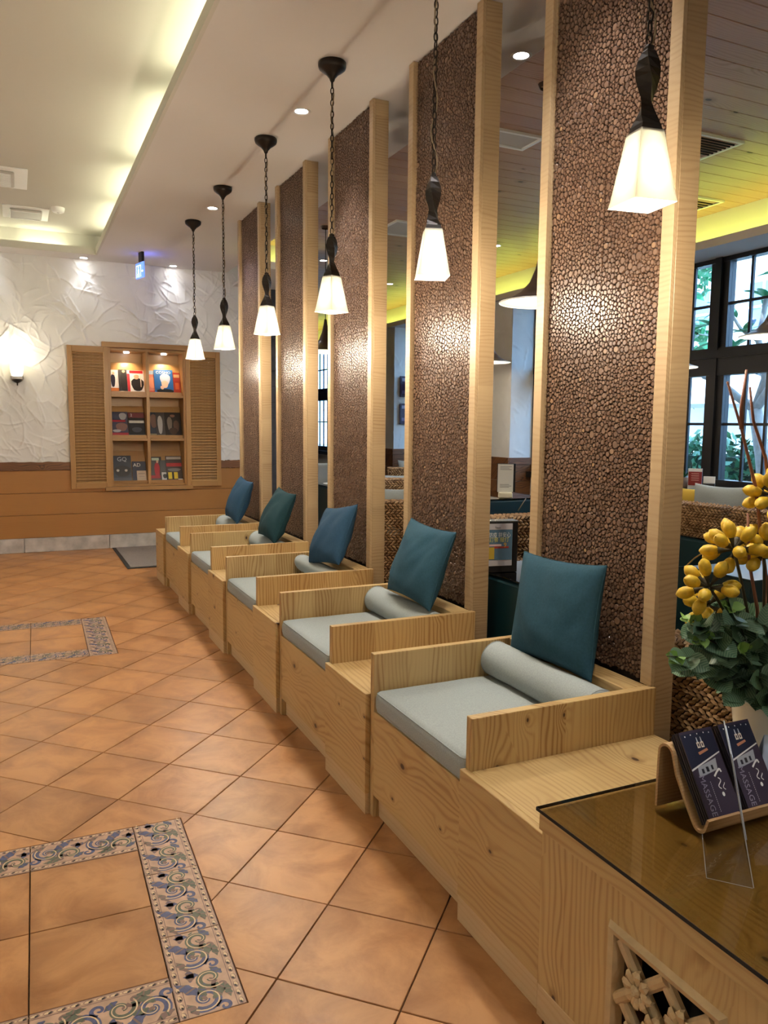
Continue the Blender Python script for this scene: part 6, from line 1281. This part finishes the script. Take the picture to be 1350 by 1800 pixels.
TL = ['brown trumpet lamp left of the nearest column', 'brown trumpet lamp right of the second column', 'brown trumpet lamp before the window at the right edge', 'far brown lamp peeking past the nearest column', 'brown trumpet lamp between the third and fourth columns', 'farthest brown lamp between the third and fourth columns']
for k, (x, y, z) in enumerate(((2.652, 3.688, 2.10), (4.681, 7.414, 2.10), (5.0, 4.10, 2.085), (4.85, 4.96, 1.905), (2.673, 7.128, 2.10), (4.70, 13.6, 2.10))):
    t = thing('trumpet_lamp', TL[k], 'pendant lamp', (x, y, z), 0, 'brown trumpet lamps of the dining room')
    ob('lamp_shade', tp_me, t); ob('inner_reflector', ti_me, t); ob('rim', tr_me, t); ob('bulb', tb_me, t)
    mb = MB(); mb.tube([(0, 0, 0.30), (0, 0, HW - z - 0.02)], 0.004, 6); mb.build('flex', M['black'], t); mb = MB(); mb.lathe([(0.04, HW - z - 0.022), (0.05, HW - z - 0.001)], 14); mb.build('ceiling_rose', M['lampbrown'], t, smooth=True)
    lamp('lamp_light', 'POINT', (0, 0, 0.012), 8.0, WARM, t, 0.03)

# ================================================================ GARDEN beyond the windows
mb = MB(); mb.box(XE + 0.3, 40, -25, 60, -0.5, -0.25); struct(mb.build('ground', M['paving']), 'garden paving')
rng = np.random.default_rng(5)
def leaf_cloud(name, centres, radii, n, size, mat, seed):
    rg = np.random.default_rng(seed); V = []; F = []
    for c, r in zip(centres, radii):
        k = int(n * (r[0] * r[1] + r[1] * r[2] + r[0] * r[2]))
        d = rg.normal(size=(k, 3)); d /= np.linalg.norm(d, axis=1)[:, None]; p = np.array(c) + d * np.array(r) * rg.uniform(0.75, 1.05, (k, 1))
        a = rg.normal(size=(k, 3)); a /= np.linalg.norm(a, axis=1)[:, None]; b = np.cross(a, rg.normal(size=(k, 3))); b /= np.linalg.norm(b, axis=1)[:, None]; s = size * rg.uniform(0.6, 1.3, (k, 1))
        base = len(V); q = np.stack([p - a * s, p + b * s * 0.45, p + a * s, p - b * s * 0.45], 1).reshape(-1, 3); V += q.tolist(); F += [(base + 4 * i, base + 4 * i + 1, base + 4 * i + 2, base + 4 * i + 3) for i in range(k)]
    mb = MB(); mb.v = V; mb.f = F; mb.m = [0] * len(F); mb.c = [0.5] * len(F); return mb.mesh(name, mat)
t = thing('hedge', 'clipped green hedge outside the window', 'hedge', (8.3, 8.0, -0.25)); cs_, rs_ = [], []
for k in range(8):
    y = -4.5 + 1.5 * k; cs_ += [(0, y, 0.75), (0, y + 0.4, 1.05), (0.1, y - 0.4, 1.1)]; rs_ += [(0.55, 0.95, 0.85), (0.5, 0.6, 0.52), (0.5, 0.55, 0.5)]
ob('foliage', leaf_cloud('foliage', cs_, rs_, 380, 0.075, M['hedge'], 50), t)['kind'] = 'stuff'
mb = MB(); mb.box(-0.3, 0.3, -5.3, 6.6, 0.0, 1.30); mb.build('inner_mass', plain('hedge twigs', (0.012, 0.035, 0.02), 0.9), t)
# frangipani tree
t = thing('garden_tree', 'bare branched tree with large leaves outside the window', 'tree', (7.3, 5.85, -0.25)); TO = Vector((7.3, 5.85, -0.25))
def branch(pts, r0, r1): mb = MB(); n = len(pts); mb.tube([tuple(Vector(p) - TO) for p in pts], [r0 + (r1 - r0) * k / (n - 1) for k in range(n)], 8); mb.build('branch', M['bark'], t, smooth=True)
branch([(7.3, 5.85, -0.25), (7.3, 5.92, 0.5), (7.3, 6.02, 1.1), (7.3, 6.15, 1.62)], 0.085, 0.07); branch([(7.3, 6.15, 1.62), (7.3, 6.40, 1.76), (7.3, 6.62, 1.92), (7.3, 6.72, 2.2)], 0.055, 0.03); branch([(7.3, 6.15, 1.62), (7.3, 6.05, 1.95), (7.3, 6.16, 2.35), (7.3, 6.1, 2.8)], 0.05, 0.025); branch([(7.3, 6.15, 1.62), (7.25, 5.9, 1.9), (7.2, 5.6, 2.3), (7.2, 5.4, 2.7)], 0.05, 0.025); branch([(7.3, 6.16, 2.35), (7.3, 6.4, 2.5), (7.3, 6.6, 2.75)], 0.025, 0.015); branch([(7.3, 6.62, 1.92), (7.3, 6.9, 2.0), (7.3, 7.1, 2.3)], 0.025, 0.015)
branch([(7.2, 5.6, 2.3), (7.2, 5.75, 2.6), (7.2, 5.8, 3.0)], 0.022, 0.013); branch([(7.3, 6.10, 2.1), (7.3, 5.8, 2.15), (7.3, 5.55, 2.05)], 0.022, 0.013)
rng2 = random.Random(9); bl_me2 = leaf_shape(0.26, 0.10, 0.25).mesh('leaf', M['treeleaf'], smooth=True)
for tip in ((7.3, 6.72, 2.2), (7.3, 6.1, 2.8), (7.2, 5.4, 2.7), (7.3, 6.6, 2.75), (7.3, 7.1, 2.3), (7.2, 5.8, 3.0), (7.3, 5.55, 2.05), (7.3, 6.35, 2.47), (7.25, 5.7, 2.2), (7.3, 6.85, 2.6), (7.3, 7.0, 2.5), (7.3, 6.5, 2.3)):
    for k in range(7):
        a = 2 * PI * k / 7 + rng2.uniform(-0.4, 0.4); d = Vector((math.cos(a), math.sin(a), rng2.uniform(-0.15, 0.8))).normalized(); o_ = ob('leaf', bl_me2, t); o_.matrix_local = Matrix.Translation(Vector(tip) - TO) @ d.to_track_quat('X', 'Z').to_matrix().to_4x4()
# rounded tree further off and neighbouring building with balcony rail
t = thing('garden_tree', 'round crowned green tree farther off outside the window', 'tree', (12.0, 12.6, -0.25)); ob('foliage', leaf_cloud('foliage', [(0, 0, 3.0), (0.2, 0.8, 4.0), (0, -0.3, 4.9)], [(1.0, 1.3, 1.0), (0.9, 1.0, 1.0), (0.8, 0.9, 0.9)], 160, 0.16, M['treeleaf'], 71), t)['kind'] = 'stuff'
mb = MB(); mb.tube([(0, 0, 0), (0.1, 0.1, 1.5), (0, 0.2, 3.4)], [0.12, 0.1, 0.06], 8); mb.build('trunk', M['bark'], t, smooth=True)
t = thing('building', 'white neighbouring building with a balcony rail outside the window', 'building', (17.0, 2.0, -0.25))
mb = MB(); mb.box(0, 1.0, -6, 30, 0, 11); mb.build('wall', M['facade'], t); mb = MB(); mb.box(-1.0, 0, -6, 30, 2.30, 2.45); mb.box(-1.02, -0.96, -6, 30, 3.02, 3.07); mb.box(-1.6, 0.0, -6, 30, 3.55, 3.62); mb.build('balcony', M['facade'], t)
mb = MB(); mb.box(-0.02, 0.01, 0, 0.03, 2.45, 3.02); me = mb.mesh('rail_bar', pal((60, 72, 92)), fix=True)
for k in range(110): ob('rail_bar', me, t, (-0.985, 8.5 + 0.12 * k, 0))
mb = MB(); mb.box(-0.02, 0.02, -6, 30, 2.45, 3.0); mb.build('painted_shade_band', pal((70, 84, 110)), t)  # flat band, shade behind the balcony rail put into its blue grey
for k in range(9):
    mb = MB(); mb.box(-0.03, 0.02, 3.0 + 2.2 * k, 3.9 + 2.2 * k, 4.1, 5.3); w_ = mb.build('window', pal((130, 160, 200)), t); mb = MB(); mb.box(-0.06, -0.03, 3.42 + 2.2 * k, 3.48 + 2.2 * k, 4.1, 5.3); mb.box(-0.06, -0.03, 3.0 + 2.2 * k, 3.9 + 2.2 * k, 4.66, 4.72); mb.build('glazing_bar', M['facade'], w_)
t = thing('garden_umbrella', 'white garden parasol behind the hedge', 'parasol', (10.6, 9.6, -0.25)); mb = MB(); mb.lathe([(1.6, 2.02), (1.55, 2.10), (0.8, 2.42), (0.03, 2.70)], 8); mb.build('canopy', M['facade'], t); mb = MB(); mb.tube([(0, 0, 0), (0, 0, 2.68)], 0.03, 8); mb.build('pole', M['bark'], t)
